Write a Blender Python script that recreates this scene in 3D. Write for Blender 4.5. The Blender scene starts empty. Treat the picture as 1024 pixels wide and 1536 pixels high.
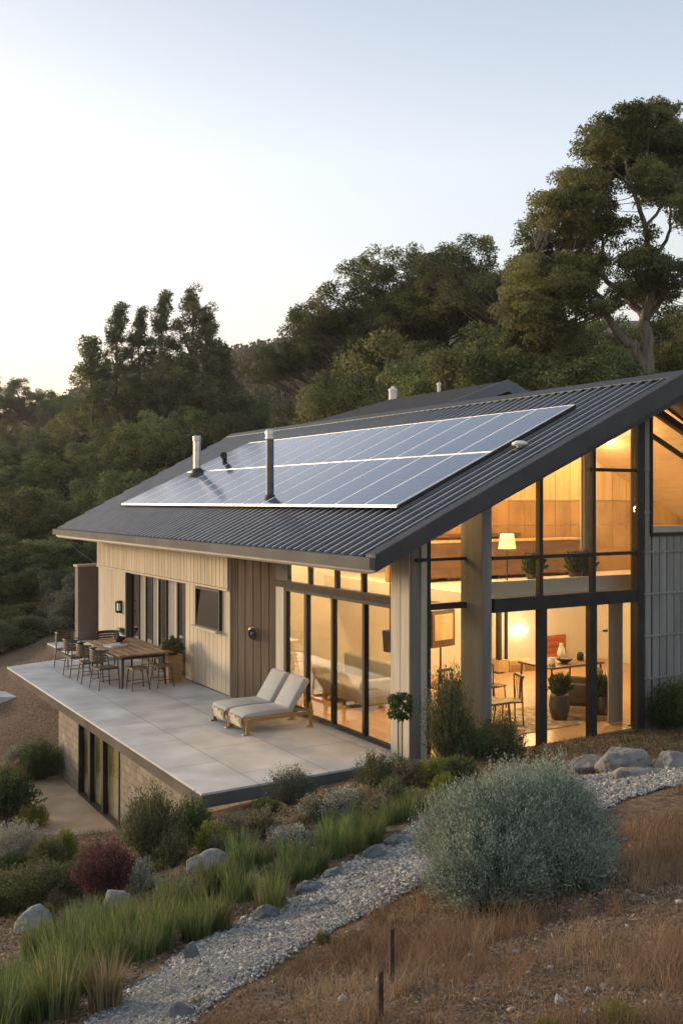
import bpy, math, random
import numpy as np
from mathutils import Vector, Matrix, noise as mnoise
S = bpy.context.scene
C = S.collection
R = math.radians
CAM_Z, F, HX, HY = 4.1, 1440.0, 512.0, 752.0

# ---------------------------------------------------------------- materials
def new_mat(name):
    m = bpy.data.materials.new(name); m.use_nodes = True
    nt = m.node_tree
    return m, nt, nt.nodes['Principled BSDF']
def N(nt, t, **kw):
    n = nt.nodes.new(t)
    for k, v in kw.items(): setattr(n, k, v)
    return n
def c4(c): return (c[0], c[1], c[2], 1)
def mat(name, a, b=None, rough=.7, metal=0, scale=3, detail=6, bump=0, bscale=None, stretch=(1,1,1), spec=.5, lo=.35, hi=.65, coord='Object', rvar=0, bdist=.02, isl=0):
    m, nt, p = new_mat(name)
    p.inputs['Roughness'].default_value = rough
    p.inputs['Metallic'].default_value = metal
    p.inputs['Specular IOR Level'].default_value = spec
    p.inputs['Base Color'].default_value = c4(a)
    tc = N(nt, 'ShaderNodeTexCoord'); mp = N(nt, 'ShaderNodeMapping')
    mp.inputs['Scale'].default_value = stretch
    nt.links.new(tc.outputs[coord], mp.inputs['Vector'])
    if b is not None:
        nz = N(nt, 'ShaderNodeTexNoise'); nz.inputs['Scale'].default_value = scale; nz.inputs['Detail'].default_value = detail
        nt.links.new(mp.outputs[0], nz.inputs['Vector'])
        rp = N(nt, 'ShaderNodeValToRGB')
        rp.color_ramp.elements[0].position = lo; rp.color_ramp.elements[1].position = hi
        rp.color_ramp.elements[0].color = c4(a); rp.color_ramp.elements[1].color = c4(b)
        nt.links.new(nz.outputs[0], rp.inputs[0]); nt.links.new(rp.outputs[0], p.inputs['Base Color'])
        if isl:                      # each loose board its own shade
            gg_ = N(nt, 'ShaderNodeNewGeometry'); mi = N(nt, 'ShaderNodeMapRange'); mi.inputs['To Min'].default_value = 1 - isl; mi.inputs['To Max'].default_value = 1 + isl
            hv_ = N(nt, 'ShaderNodeHueSaturation'); nt.links.new(gg_.outputs['Random Per Island'], mi.inputs[0]); nt.links.new(mi.outputs[0], hv_.inputs['Value']); nt.links.new(rp.outputs[0], hv_.inputs['Color']); nt.links.new(hv_.outputs[0], p.inputs['Base Color'])
        if rvar:
            mr = N(nt, 'ShaderNodeMapRange'); mr.inputs['To Min'].default_value = rough - rvar; mr.inputs['To Max'].default_value = rough + rvar
            nt.links.new(nz.outputs[0], mr.inputs[0]); nt.links.new(mr.outputs[0], p.inputs['Roughness'])
    if bump:
        nb = N(nt, 'ShaderNodeTexNoise'); nb.inputs['Scale'].default_value = bscale or scale * 6; nb.inputs['Detail'].default_value = 5
        nt.links.new(mp.outputs[0], nb.inputs['Vector'])
        bp = N(nt, 'ShaderNodeBump'); bp.inputs['Strength'].default_value = bump; bp.inputs['Distance'].default_value = bdist
        nt.links.new(nb.outputs[0], bp.inputs['Height']); nt.links.new(bp.outputs[0], p.inputs['Normal'])
    return m
def island_mat(name, cols, rough=.75, trans=.3, spec=.25, clump=None, tcol=None, vary=0):
    """leaf / stone material: a colour per loose island, clump noise over it; leaves let some light through"""
    m, nt, p = new_mat(name)
    g = N(nt, 'ShaderNodeNewGeometry'); rp = N(nt, 'ShaderNodeValToRGB')
    e = rp.color_ramp.elements
    while len(e) < len(cols): e.new(.5)
    for i, c in enumerate(cols):
        e[i].position = i / (len(cols) - 1); e[i].color = c4(c)
    if clump:
        tc = N(nt, 'ShaderNodeTexCoord'); nz = N(nt, 'ShaderNodeTexNoise'); nz.inputs['Scale'].default_value = clump; nz.inputs['Detail'].default_value = 2
        nt.links.new(tc.outputs['Object'], nz.inputs['Vector'])
        ma = N(nt, 'ShaderNodeMath', operation='MULTIPLY_ADD'); ma.inputs[1].default_value = .45
        m2 = N(nt, 'ShaderNodeMath', operation='MULTIPLY_ADD'); m2.inputs[1].default_value = 2.2; m2.inputs[2].default_value = -.82
        nt.links.new(nz.outputs[0], m2.inputs[0])
        nt.links.new(g.outputs['Random Per Island'], ma.inputs[0]); nt.links.new(m2.outputs[0], ma.inputs[2])
        nt.links.new(ma.outputs[0], rp.inputs[0])
    else:
        nt.links.new(g.outputs['Random Per Island'], rp.inputs[0])
    colout = rp.outputs[0]
    if vary:                       # every plant a little different from the next
        oi = N(nt, 'ShaderNodeObjectInfo'); hv_ = N(nt, 'ShaderNodeHueSaturation')
        m1 = N(nt, 'ShaderNodeMapRange'); m1.inputs['To Min'].default_value = 1 - vary; m1.inputs['To Max'].default_value = 1 + vary*1.2
        m2_ = N(nt, 'ShaderNodeMapRange'); m2_.inputs['To Min'].default_value = .47; m2_.inputs['To Max'].default_value = .525
        f_ = N(nt, 'ShaderNodeMath', operation='FRACT'); g_ = N(nt, 'ShaderNodeMath', operation='MULTIPLY'); g_.inputs[1].default_value = 7.31
        nt.links.new(oi.outputs['Random'], m1.inputs[0]); nt.links.new(oi.outputs['Random'], g_.inputs[0]); nt.links.new(g_.outputs[0], f_.inputs[0]); nt.links.new(f_.outputs[0], m2_.inputs[0])
        nt.links.new(m1.outputs[0], hv_.inputs['Value']); nt.links.new(m2_.outputs[0], hv_.inputs['Hue']); nt.links.new(colout, hv_.inputs['Color']); colout = hv_.outputs[0]
    nt.links.new(colout, p.inputs['Base Color'])
    p.inputs['Roughness'].default_value = rough; p.inputs['Specular IOR Level'].default_value = spec
    if trans:
        tr = N(nt, 'ShaderNodeBsdfTranslucent'); mx = N(nt, 'ShaderNodeMixShader'); mx.inputs[0].default_value = trans
        nt.links.new(colout, tr.inputs['Color'])
        nt.links.new(p.outputs[0], mx.inputs[1]); nt.links.new(tr.outputs[0], mx.inputs[2])
        nt.links.new(mx.outputs[0], nt.nodes['Material Output'].inputs['Surface'])
    return m
def glass_mat(name, tint=(.93,.93,.9), ior=1.5, gl=1.0, rough=0.0):
    m, nt, p = new_mat(name); nt.nodes.remove(p)
    t = N(nt, 'ShaderNodeBsdfTransparent'); t.inputs[0].default_value = c4(tint)
    g = N(nt, 'ShaderNodeBsdfGlossy'); g.inputs['Roughness'].default_value = rough
    lw = N(nt, 'ShaderNodeLayerWeight'); lw.inputs[0].default_value = .5      # facing = 1 - |cos|: the same from both faces of a pane
    pw = N(nt, 'ShaderNodeMath', operation='POWER'); pw.inputs[1].default_value = 5; nt.links.new(lw.outputs['Facing'], pw.inputs[0])
    fr = N(nt, 'ShaderNodeMath', operation='MULTIPLY_ADD'); fr.inputs[1].default_value = .96; fr.inputs[2].default_value = .04; nt.links.new(pw.outputs[0], fr.inputs[0])
    ml = N(nt, 'ShaderNodeMath', operation='MULTIPLY', use_clamp=True); ml.inputs[1].default_value = gl
    tc = N(nt, 'ShaderNodeTexCoord'); nz = N(nt, 'ShaderNodeTexNoise'); nz.inputs['Scale'].default_value = .9
    bp = N(nt, 'ShaderNodeBump'); bp.inputs['Strength'].default_value = .035; bp.inputs['Distance'].default_value = .1
    nt.links.new(tc.outputs['Object'], nz.inputs['Vector']); nt.links.new(nz.outputs[0], bp.inputs['Height']); nt.links.new(bp.outputs[0], g.inputs['Normal'])
    mx = N(nt, 'ShaderNodeMixShader')
    nt.links.new(fr.outputs[0], ml.inputs[0]); nt.links.new(ml.outputs[0], mx.inputs[0])
    nt.links.new(t.outputs[0], mx.inputs[1]); nt.links.new(g.outputs[0], mx.inputs[2])
    nt.links.new(mx.outputs[0], nt.nodes['Material Output'].inputs['Surface'])
    return m
def emit_mat(name, col, s):
    m, nt, p = new_mat(name)
    p.inputs['Base Color'].default_value = c4(col); p.inputs['Emission Color'].default_value = c4(col); p.inputs['Emission Strength'].default_value = s
    return m

# ---------------------------------------------------------------- mesh helpers
class MB:
    def __init__(s): s.v = []; s.f = []
    def add(s, vs, fs):
        o = len(s.v); s.v += [tuple(v) for v in vs]; s.f += [tuple(i + o for i in f) for f in fs]; return s
    def box(s, x0, x1, y0, y1, z0, z1):
        vs = [(x0,y0,z0),(x1,y0,z0),(x1,y1,z0),(x0,y1,z0),(x0,y0,z1),(x1,y0,z1),(x1,y1,z1),(x0,y1,z1)]
        return s.add(vs, [(0,3,2,1),(4,5,6,7),(0,1,5,4),(1,2,6,5),(2,3,7,6),(3,0,4,7)])
    def hexa(s, b, t):      # 4 bottom + 4 top points (any shape)
        return s.add(list(b) + list(t), [(0,3,2,1),(4,5,6,7),(0,1,5,4),(1,2,6,5),(2,3,7,6),(3,0,4,7)])
    def beam(s, p, q, w, h, up=(0,0,1)):   # rectangular bar p -> q
        p, q, up = Vector(p), Vector(q), Vector(up); d = (q - p).normalized()
        x = d.cross(up)
        if x.length < 1e-4: x = d.cross(Vector((1,0,0)))
        x.normalize(); y = x.cross(d).normalized(); x *= w / 2; y *= h / 2
        return s.hexa([p-x-y, p+x-y, p+x+y, p-x+y], [q-x-y, q+x-y, q+x+y, q-x+y])
    def prism(s, poly, axis, a, b):  # polygon in the two other axes, extruded along axis from a to b
        n = len(poly)
        def P(p, t):
            return {0:(t,p[0],p[1]), 1:(p[0],t,p[1]), 2:(p[0],p[1],t)}[axis]
        vs = [P(p, a) for p in poly] + [P(p, b) for p in poly]
        return s.add(vs, [tuple(range(n))[::-1], tuple(range(n, 2*n))] + [(i, (i+1) % n, n + (i+1) % n, n + i) for i in range(n)])
    def tube(s, pts, rad, seg=8, cap=True):
        pts = [Vector(p) for p in pts]; n = len(pts)
        if not hasattr(rad, '__len__'): rad = [rad] * n
        o = len(s.v); ref = None
        for i, p in enumerate(pts):
            d = (pts[min(i+1, n-1)] - pts[max(i-1, 0)])
            d = d.normalized() if d.length > 1e-9 else Vector((0,0,1))
            if ref is None:
                ref = d.cross(Vector((0,0,1))) if abs(d.z) < .95 else d.cross(Vector((1,0,0)))
            ref = (ref - d * ref.dot(d)).normalized(); b = d.cross(ref)
            for k in range(seg):
                a = 2 * math.pi * k / seg
                s.v.append(tuple(p + (ref * math.cos(a) + b * math.sin(a)) * rad[i]))
        for i in range(n - 1):
            for k in range(seg):
                k2 = (k + 1) % seg
                s.f.append((o + i*seg + k, o + i*seg + k2, o + (i+1)*seg + k2, o + (i+1)*seg + k))
        if cap:
            s.f.append(tuple(o + k for k in range(seg))[::-1]); s.f.append(tuple(o + (n-1)*seg + k for k in range(seg)))
        return s
    def lathe(s, prof, c=(0,0,0), seg=20):   # (r, z) profile around z
        return s.tube([(c[0], c[1], c[2] + z) for r, z in prof], [max(r, 1e-4) for r, z in prof], seg) if False else s._lathe(prof, c, seg)
    def _lathe(s, prof, c, seg):
        o = len(s.v)
        for r, z in prof:
            for k in range(seg):
                a = 2 * math.pi * k / seg
                s.v.append((c[0] + r * math.cos(a), c[1] + r * math.sin(a), c[2] + z))
        for i in range(len(prof) - 1):
            for k in range(seg):
                k2 = (k+1) % seg
                s.f.append((o+i*seg+k, o+i*seg+k2, o+(i+1)*seg+k2, o+(i+1)*seg+k))
        s.f.append(tuple(o+k for k in range(seg))[::-1]); s.f.append(tuple(o+(len(prof)-1)*seg+k for k in range(seg)))
        return s
    def rot(s, start, ang, axis, piv):
        M = Matrix.Translation(piv) @ Matrix.Rotation(ang, 4, axis) @ Matrix.Translation(-Vector(piv))
        for i in range(start, len(s.v)): s.v[i] = tuple(M @ Vector(s.v[i]))
        return s
    def build(s, name, m, parent=None, bevel=0, smooth=False, seg=2):
        me = bpy.data.meshes.new(name); me.from_pydata(s.v, [], s.f); me.validate(); me.update()
        return link(name, me, m, parent, bevel, smooth, seg)
def link(name, me, m, parent=None, bevel=0, smooth=False, seg=2):
    o = bpy.data.objects.new(name, me); C.objects.link(o)
    if m: me.materials.append(m)
    if parent: o.parent = parent
    if smooth:
        me.polygons.foreach_set('use_smooth', [True] * len(me.polygons))
    if bevel:
        b = o.modifiers.new('Bevel', 'BEVEL'); b.width = bevel; b.segments = seg; b.limit_method = 'ANGLE'; b.angle_limit = R(40)
        b.harden_normals = False
    return o
def np_mesh(name, V, Fq, smooth=False):
    """V (n,3), Fq (m,k) -> mesh, fast"""
    me = bpy.data.meshes.new(name)
    V = np.asarray(V, np.float32); Fq = np.asarray(Fq, np.int32); k = Fq.shape[1]
    me.vertices.add(len(V)); me.vertices.foreach_set('co', V.ravel())
    me.loops.add(Fq.size); me.loops.foreach_set('vertex_index', Fq.ravel())
    me.polygons.add(len(Fq)); me.polygons.foreach_set('loop_start', np.arange(0, Fq.size, k, dtype=np.int32))
    if smooth: me.polygons.foreach_set('use_smooth', np.ones(len(Fq), bool))
    me.update(calc_edges=True); me.validate()
    return me
def tag(o, label=None, cat=None, group=None, kind=None):
    if label: o['label'] = label
    if cat: o['category'] = cat
    if group: o['group'] = group
    if kind: o['kind'] = kind
    return o
def empty(name, loc=(0,0,0), rz=0, label=None, cat=None, group=None):
    o = bpy.data.objects.new(name, None); C.objects.link(o)
    o.location = loc; o.rotation_euler = (0,0,rz); o.empty_display_size = .2
    return tag(o, label, cat, group)
def dup(root, loc=None, rz=None, scale=None, label=None, group=None):
    def cp(o, par):
        c = o.copy(); C.objects.link(c); c.parent = par
        for ch in kids.get(o.name, []): cp(ch, c)
        return c
    kids = {}
    def walk(o):
        kids[o.name] = list(o.children)
        for ch in o.children: walk(ch)
    walk(root)
    r = cp(root, None)
    if loc is not None: r.location = loc
    if rz is not None: r.rotation_euler = (0,0,rz)
    if scale is not None: r.scale = scale if hasattr(scale, '__len__') else (scale,)*3
    if label: r['label'] = label
    if group: r['group'] = group
    return r

# ---------------------------------------------------------------- frames of reference
ANG = R(31.5); CA, SA = math.cos(ANG), math.sin(ANG)
HX0, HY0 = 1.293, 15.14        # the house corner; local x = v (along the gable), local y = u (along the terrace side)
def H(v, u, z=0): return Vector((HX0 + CA*v - SA*u, HY0 + SA*v + CA*u, z))
def hu(px, py, u):             # picture point on the plane u = const -> (v, z)
    r = (px - HX) / F; v = (r*(HY0 + CA*u) - HX0 + SA*u) / (CA - SA*r)
    return v, CAM_Z - (py - HY) / F * (HY0 + SA*v + CA*u)
def hv(px, py, v):             # picture point on the plane v = const -> (u, z)
    r = (px - HX) / F; u = (HX0 + CA*v - r*(HY0 + SA*v)) / (SA + CA*r)
    return u, CAM_Z - (py - HY) / F * (HY0 + SA*v + CA*u)
def at(px, py, D): return Vector(((px - HX)/F*D, D, CAM_Z - (py - HY)/F*D))
# ---------------------------------------------------------------- camera, sky, sun
cam = bpy.data.cameras.new('camera'); co = bpy.data.objects.new('camera', cam); C.objects.link(co)
co.location = (0,0,CAM_Z); co.rotation_euler = (R(90),0,0)
cam.sensor_fit = 'VERTICAL'; cam.sensor_height = 36; cam.sensor_width = 24; cam.lens = F/1536*36
cam.shift_y = (HY - 768)/1536.0; cam.clip_end = 5000; cam.clip_start = .05
S.camera = co
SUN_AZ, SUN_EL = R(-60), R(6)       # azimuth from the view direction, negative = left
W = bpy.data.worlds.new('World'); S.world = W; W.use_nodes = True
nt = W.node_tree; bg = nt.nodes['Background']
sky = N(nt, 'ShaderNodeTexSky', sky_type='NISHITA'); sky.sun_disc = False
sky.sun_elevation = R(6); sky.sun_rotation = SUN_AZ
sky.altitude = 200; sky.air_density = 1.0; sky.dust_density = 2.2; sky.ozone_density = 1.0
hs = N(nt, 'ShaderNodeHueSaturation'); hs.inputs['Saturation'].default_value = .95
nt.links.new(sky.outputs[0], hs.inputs['Color'])
tcw = N(nt, 'ShaderNodeTexCoord'); sxyz = N(nt, 'ShaderNodeSeparateXYZ'); nt.links.new(tcw.outputs['Generated'], sxyz.inputs[0])
rpw = N(nt, 'ShaderNodeValToRGB'); ew_ = rpw.color_ramp.elements        # the evening band: warmer towards the horizon, all round
ew_[0].position = .0; ew_[0].color = (1.12,.90,.66,1); em3_ = ew_.new(.09); em3_.color = (1.13,.965,.84,1); ew_[1].position = .47; ew_[1].color = (.93,.91,.945,1); em_ = ew_.new(.2); em_.color = (1.11,1.0,.96,1); em2_ = ew_.new(.33); em2_.color = (1.18,1.115,1.13,1)
nt.links.new(sxyz.outputs[2], rpw.inputs[0])
mxw = N(nt, 'ShaderNodeMix', data_type='RGBA', blend_type='MULTIPLY'); mxw.inputs[0].default_value = 1
m_a = N(nt, 'ShaderNodeVectorMath', operation='SCALE'); m_a.inputs['Scale'].default_value = .48; nt.links.new(hs.outputs[0], m_a.inputs[0])
gm = N(nt, 'ShaderNodeGamma'); gm.inputs[1].default_value = .52; nt.links.new(m_a.outputs[0], gm.inputs[0])
m_b = N(nt, 'ShaderNodeVectorMath', operation='SCALE'); m_b.inputs['Scale'].default_value = .82/.48; nt.links.new(gm.outputs[0], m_b.inputs[0])
nt.links.new(m_b.outputs[0], mxw.inputs[6]); nt.links.new(rpw.outputs[0], mxw.inputs[7]); nt.links.new(mxw.outputs[2], bg.inputs['Color'])
bg.inputs['Strength'].default_value = .12
sl = bpy.data.lights.new('sun', 'SUN'); sl.energy = .85; sl.color = (1,.76,.50); sl.angle = R(9)
so = bpy.data.objects.new('sun', sl); C.objects.link(so)
sd = Vector((math.sin(SUN_AZ)*math.cos(SUN_EL), math.cos(SUN_AZ)*math.cos(SUN_EL), math.sin(SUN_EL)))
so.rotation_euler = sd.to_track_quat('Z', 'Y').to_euler(); so.location = (-30, 20, 30)
S.view_settings.view_transform = 'Standard'; S.view_settings.look = 'None'; S.view_settings.gamma = 1
S.view_settings.exposure = 2.2
S.render.engine = 'CYCLES'
cy = S.cycles
cy.use_denoising = True
try: cy.denoiser = 'OPENIMAGEDENOISE'
except Exception: pass
cy.max_bounces = 8; cy.diffuse_bounces = 4; cy.glossy_bounces = 4; cy.transparent_max_bounces = 24; cy.transmission_bounces = 6
cy.sample_clamp_indirect = 6; cy.caustics_reflective = False; cy.caustics_refractive = False

# ---------------------------------------------------------------- terrain
CTRL = [ # (px, py, D) seen ground points
 (1024,1536,3.5),(512,1536,3.8),(250,1536,4.6),(0,1536,5.2),(640,1330,7),(700,1360,6.3),(940,1260,8.5),(1024,1180,10),
 (1000,1155,11.5),(680,1230,9.5),(380,1400,6.7),(870,1150,12.5),(640,1150,14.4),(600,1190,11.8),(450,1250,10),
 (310,1295,9),(170,1355,8.5),(50,1380,8.5),(160,1310,11),(560,1285,8.6),(470,1340,7.6),(290,1430,6),(380,1460,5.6),(480,1400,6.4),
 (860,1230,9),(930,1200,9.8),(780,1190,10.8),(900,1120,14.5),(1024,1125,13),(800,1400,5.3),(1024,1400,4.9),(1024,1300,6.3),(700,1450,4.6),(580,1480,4.5),
 (0,1500,6),(0,1330,12),(100,1300,12.5),(0,1250,17),(0,1180,24),(250,1270,11.2),(350,1240,12),(330,1230,13.3),(420,1215,13),(500,1180,13.5),
 (560,1200,11.5),(640,1200,11),(60,985,34),(0,1060,30),(60,1130,26),(0,985,36),(0,940,45),(945,1100,17.0),(850,1115,15.9),(1010,1096,18.4)]
CP = [tuple(at(*c)) for c in CTRL]
CP += [tuple(H(-3.8,1.5,-.75)), tuple(H(-3.8,4,-1.7)), tuple(H(-3.8,6,-2.5)), tuple(H(-3.5,8.5,-3.15)), tuple(H(-5,9,-3.2)), tuple(H(-5,12,-3.2)), tuple(H(-3,14.5,-2.9)),
 tuple(H(0,16,-1.2)), tuple(H(0,22,-1.0)), tuple(H(6,20,.5)), tuple(H(5,8,-.5)), tuple(H(9,0,-.1)), tuple(H(13,4,1.2)), tuple(H(14,12,2.2)),
 (0,-3,2.5),(4,-3,2.8),(-5,-3,1.5),(5,4,2.3),(9,8,2.0),(14,12,2.0),(-7,5,.2),(-10,10,-1.6),(-14,20,-3.6),(-25,20,-6),(-20,35,-3.5),
 (-15,50,-1),(-20,62,2),(-12,75,6),(-30,75,3),(-5,48,.5),(0,62,4.5),(8,55,5.5),(15,48,6),(12,38,5.2),(20,34,5.5),(25,25,4),(30,45,9),(-55,60,-2),(-60,110,6),(-40,130,9),(0,95,10),(25,80,14),(50,60,14),
 (-10,150,20),(-18,180,29),(10,170,31),(40,150,30),(-60,210,16),(80,120,26),(-110,150,4),(-70,280,38),(-45,285,44),(-110,280,26),(0,300,52),(80,250,50),(140,150,30),(-160,300,14),(150,350,60),(-160,60,-8),(60,0,8),(-60,0,-8),(-160,420,30),(60,420,60)]
CP = np.array(CP, float)
def _U(r2): return .5 * r2 * np.log(r2 + 1e-9)
def _fit(P, z, lam):
    n = len(P); d2 = ((P[:,None] - P[None])**2).sum(-1)
    A = np.zeros((n+3, n+3)); A[:n,:n] = _U(d2) + lam*np.eye(n); A[:n,n] = 1; A[:n,n+1:] = P; A[n,:n] = 1; A[n+1:,:n] = P.T
    return np.linalg.solve(A, np.r_[z, 0, 0, 0])
_P = CP[:,:2] / 10; _w = _fit(_P, CP[:,2], .004)
def _base(X, Y):
    Q = np.stack([np.ravel(X), np.ravel(Y)], 1) / 10; out = np.empty(len(Q))
    for i in range(0, len(Q), 20000):
        q = Q[i:i+20000]; d2 = ((q[:,None] - _P[None])**2).sum(-1)
        out[i:i+20000] = _U(d2) @ _w[:-3] + _w[-3] + q @ _w[-2:]
    return out
def _ss(a, b, x): t = np.clip((x - a)/(b - a), 0, 1); return t*t*(3 - 2*t)
def ground(X, Y):
    X = np.atleast_1d(np.asarray(X, float)); Y = np.atleast_1d(np.asarray(Y, float)); sh = X.shape
    X, Y = X.ravel(), Y.ravel(); z = _base(X, Y)
    near = np.clip(1 - np.hypot(X, Y - 8)/30, 0, 1)
    z = z + near*(.035*np.sin(2.1*X + 1.3*np.sin(1.7*Y))*np.sin(1.9*Y + .7) + .02*np.sin(5.3*X + 2*np.sin(3.1*Y))*np.sin(4.7*Y))
    dx, dy = X - HX0, Y - HY0; v = CA*dx + SA*dy; u = -SA*dx + CA*dy
    ins = np.minimum(np.minimum(v + .05, 11 - v), np.minimum(u + .05, 16.5 - u))       # under the house floor
    z = np.where(ins > -.2, np.minimum(z, np.where(ins > .1, -.45, -.1 - .35*_ss(-.2, .1, ins))), z)
    dk = np.minimum(np.minimum(v + 3.7, .1 - v), np.minimum(u - .3, 12.6 - u))       # under the terrace
    lim = -.27 - 2.79*_ss(1.5, 8.0, u)
    z = np.where(dk > 0, np.minimum(z, lim), z)
    pt = np.minimum(np.minimum(v + 4.1, -1.9 - v), np.minimum(u - 7.6, 13.6 - u))    # lower terrace
    z = np.where(pt > 0, -3.12, z)
    return z.reshape(sh)
def gz(x, y): return float(ground([x], [y])[0])
def G(px, py, d0=3.0, d1=140.0):     # first ground point seen through a picture point
    D = np.geomspace(d0, d1, 1500); z = CAM_Z - (py - HY)/F*D; g = ground((px - HX)/F*D, D)
    k = np.argmax(g > z); k = len(D) - 1 if not (g > z).any() else k
    return Vector(((px - HX)/F*D[k], D[k], g[k]))
def grid_axis(lo, a, b, hi, step, grow):
    mid = list(np.arange(a, b + 1e-6, step)); out = []; x, s = a, step
    while x > lo: s *= grow; x -= s; out.append(x)
    out = out[::-1] + mid; x, s = mid[-1], step
    while x < hi: s *= grow; x += s; out.append(x)
    return np.array(out)
gx = grid_axis(-560, -9, 9, 560, .14, 1.07); gy = grid_axis(-40, .5, 22, 700, .14, 1.07)
GX, GY = np.meshgrid(gx, gy); GZ = ground(GX, GY)
far = np.hypot(GX, GY); GZ = np.where(far > 420, GZ*np.clip(1 - (far - 420)/300, 0, 1) - 5*np.clip((far - 420)/300, 0, 1), GZ)
nx, ny = len(gx), len(gy); ii = np.arange(nx*ny).reshape(ny, nx)
FQ = np.stack([ii[:-1,:-1], ii[:-1,1:], ii[1:,1:], ii[1:,:-1]], -1).reshape(-1, 4)
me = np_mesh('ground', np.stack([GX, GY, GZ], -1).reshape(-1, 3), FQ, True)
m, nt, p = new_mat('soil')
tc = N(nt, 'ShaderNodeTexCoord')
def nzn(s, d=6): 
    n = N(nt, 'ShaderNodeTexNoise'); n.inputs['Scale'].default_value = s; n.inputs['Detail'].default_value = d; nt.links.new(tc.outputs['Object'], n.inputs['Vector']); return n
n1, n2, n3 = nzn(.9), nzn(14), nzn(60, 4)
r1 = N(nt, 'ShaderNodeValToRGB'); e = r1.color_ramp.elements
e[0].position = .3; e[0].color = (.08,.054,.037,1); e[1].position = .7; e[1].color = (.20,.138,.094,1)
r2 = N(nt, 'ShaderNodeValToRGB'); e = r2.color_ramp.elements
e[0].position = .35; e[0].color = (.06,.042,.03,1); e[1].position = .68; e[1].color = (.31,.222,.152,1)
mx = N(nt, 'ShaderNodeMix', data_type='RGBA'); mx.inputs[0].default_value = .55
nt.links.new(n1.outputs[0], r1.inputs[0]); nt.links.new(n2.outputs[0], r2.inputs[0])
nt.links.new(r1.outputs[0], mx.inputs[6]); nt.links.new(r2.outputs[0], mx.inputs[7]); nt.links.new(mx.outputs[2], p.inputs['Base Color'])
ad = N(nt, 'ShaderNodeMath', operation='ADD'); nt.links.new(n2.outputs[0], ad.inputs[0]); nt.links.new(n3.outputs[0], ad.inputs[1])
bp = N(nt, 'ShaderNodeBump'); bp.inputs['Strength'].default_value = .9; bp.inputs['Distance'].default_value = .04
nt.links.new(ad.outputs[0], bp.inputs['Height']); nt.links.new(bp.outputs[0], p.inputs['Normal']); p.inputs['Roughness'].default_value = .95; p.inputs['Specular IOR Level'].default_value = .1
tag(link('ground', me, m), kind='structure')

# gravel path
PL = [(100,1560),(200,1490),(290,1428),(380,1382),(470,1335),(560,1280),(620,1246),(690,1212),(780,1190),(860,1166),(960,1157),(1040,1150)]
PR = [(250,1560),(330,1492),(410,1442),(490,1395),(560,1365),(625,1325),(690,1290),(780,1255),(860,1226),(925,1200),(985,1182),(1040,1172)]
def resample(pts, n):
    pts = np.array([p[:2] for p in pts], float); s = np.r_[0, np.cumsum(np.hypot(*np.diff(pts, axis=0).T))]; t = np.linspace(0, s[-1], n)
    return np.stack([np.interp(t, s, pts[:,0]), np.interp(t, s, pts[:,1])], 1)
PLw = resample([G(*q) for q in PL], 160); PRw = resample([G(*q) for q in PR], 160)
ACR = 14
rngp = np.random.default_rng(4)
wob = .05*np.sin(np.arange(160)*.55) + .03*rngp.normal(size=160)
tt = np.linspace(0, 1, ACR)[None,:,None]
PW = PLw[:,None]*(1 - tt) + PRw[:,None]*tt
dirw = PRw - PLw; dirw /= np.linalg.norm(dirw, axis=1)[:,None]
PW[:,-1] += dirw*wob[:,None]; PW[:,0] += dirw*wob[::-1][:,None]*.6
PZ = ground(PW[...,0], PW[...,1]) + .02; PZ[:,0] -= .04; PZ[:,-1] -= .04
ii = np.arange(160*ACR).reshape(160, ACR)
FQ = np.stack([ii[:-1,:-1], ii[:-1,1:], ii[1:,1:], ii[1:,:-1]], -1).reshape(-1, 4)
pathmat = mat('path_grit', (.10,.097,.092), (.24,.235,.225), rough=.95, scale=55, detail=4, bump=1, bscale=70, lo=.3, hi=.7)
tag(link('gravel_path', np_mesh('gravel_path', np.concatenate([PW, PZ[...,None]], -1).reshape(-1, 3), FQ, True), pathmat), kind='structure')
def in_path(x, y):     # rough test: is a point on the gravel
    d = np.hypot(PW[:,ACR//2,0] - x, PW[:,ACR//2,1] - y); k = int(np.argmin(d)); w = np.linalg.norm(PRw[k] - PLw[k])/2
    return d[k] < w*1.02
# loose stones of the path: one heap of little irregular pebbles nobody could count
def ico(sub=1):
    import bmesh
    bm = bmesh.new(); bmesh.ops.create_icosphere(bm, subdivisions=sub, radius=1)
    V = np.array([v.co[:] for v in bm.verts]); Fc = np.array([[v.index for v in f.verts] for f in bm.faces]); bm.free(); return V, Fc
IV, IF = ico(1)
OV = np.array([(1,0,0),(-1,0,0),(0,1,0),(0,-1,0),(0,0,1),(0,0,-1)], float)*.98; OF = np.array([(0,2,4),(2,1,4),(1,3,4),(3,0,4),(2,0,5),(1,2,5),(3,1,5),(0,3,5)])
def pebbles(P, r, rng, flat=.7, IV=IV, IF=IF):
    n = len(P); V = IV[None]*(1 + .28*rng.normal(size=(n, len(IV), 1)))
    q = rng.normal(size=(n, 3, 3)); q = np.linalg.qr(q)[0]
    V = np.einsum('nij,nkj->nki', q, V*np.array([1, .8, .6]))
    V = V*np.asarray(r)[:,None,None]; V[...,2] *= flat; V = V + P[:,None]
    Fc = IF[None] + (np.arange(n)*len(IV))[:,None,None]
    return V.reshape(-1, 3), Fc.reshape(-1, 3)
rng = np.random.default_rng(11)
a = rng.random(170000)**.8; b = rng.random(170000)
i0 = np.clip((a*159).astype(int), 0, 158); fr = (a*159 - i0)[:,None]
A_ = PLw[i0]*(1 - fr) + PLw[i0+1]*fr; B_ = PRw[i0]*(1 - fr) + PRw[i0+1]*fr
Q = A_ + (B_ - A_)*(b*1.06 - .03)[:,None] + rng.normal(size=(170000, 2))*.035
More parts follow.
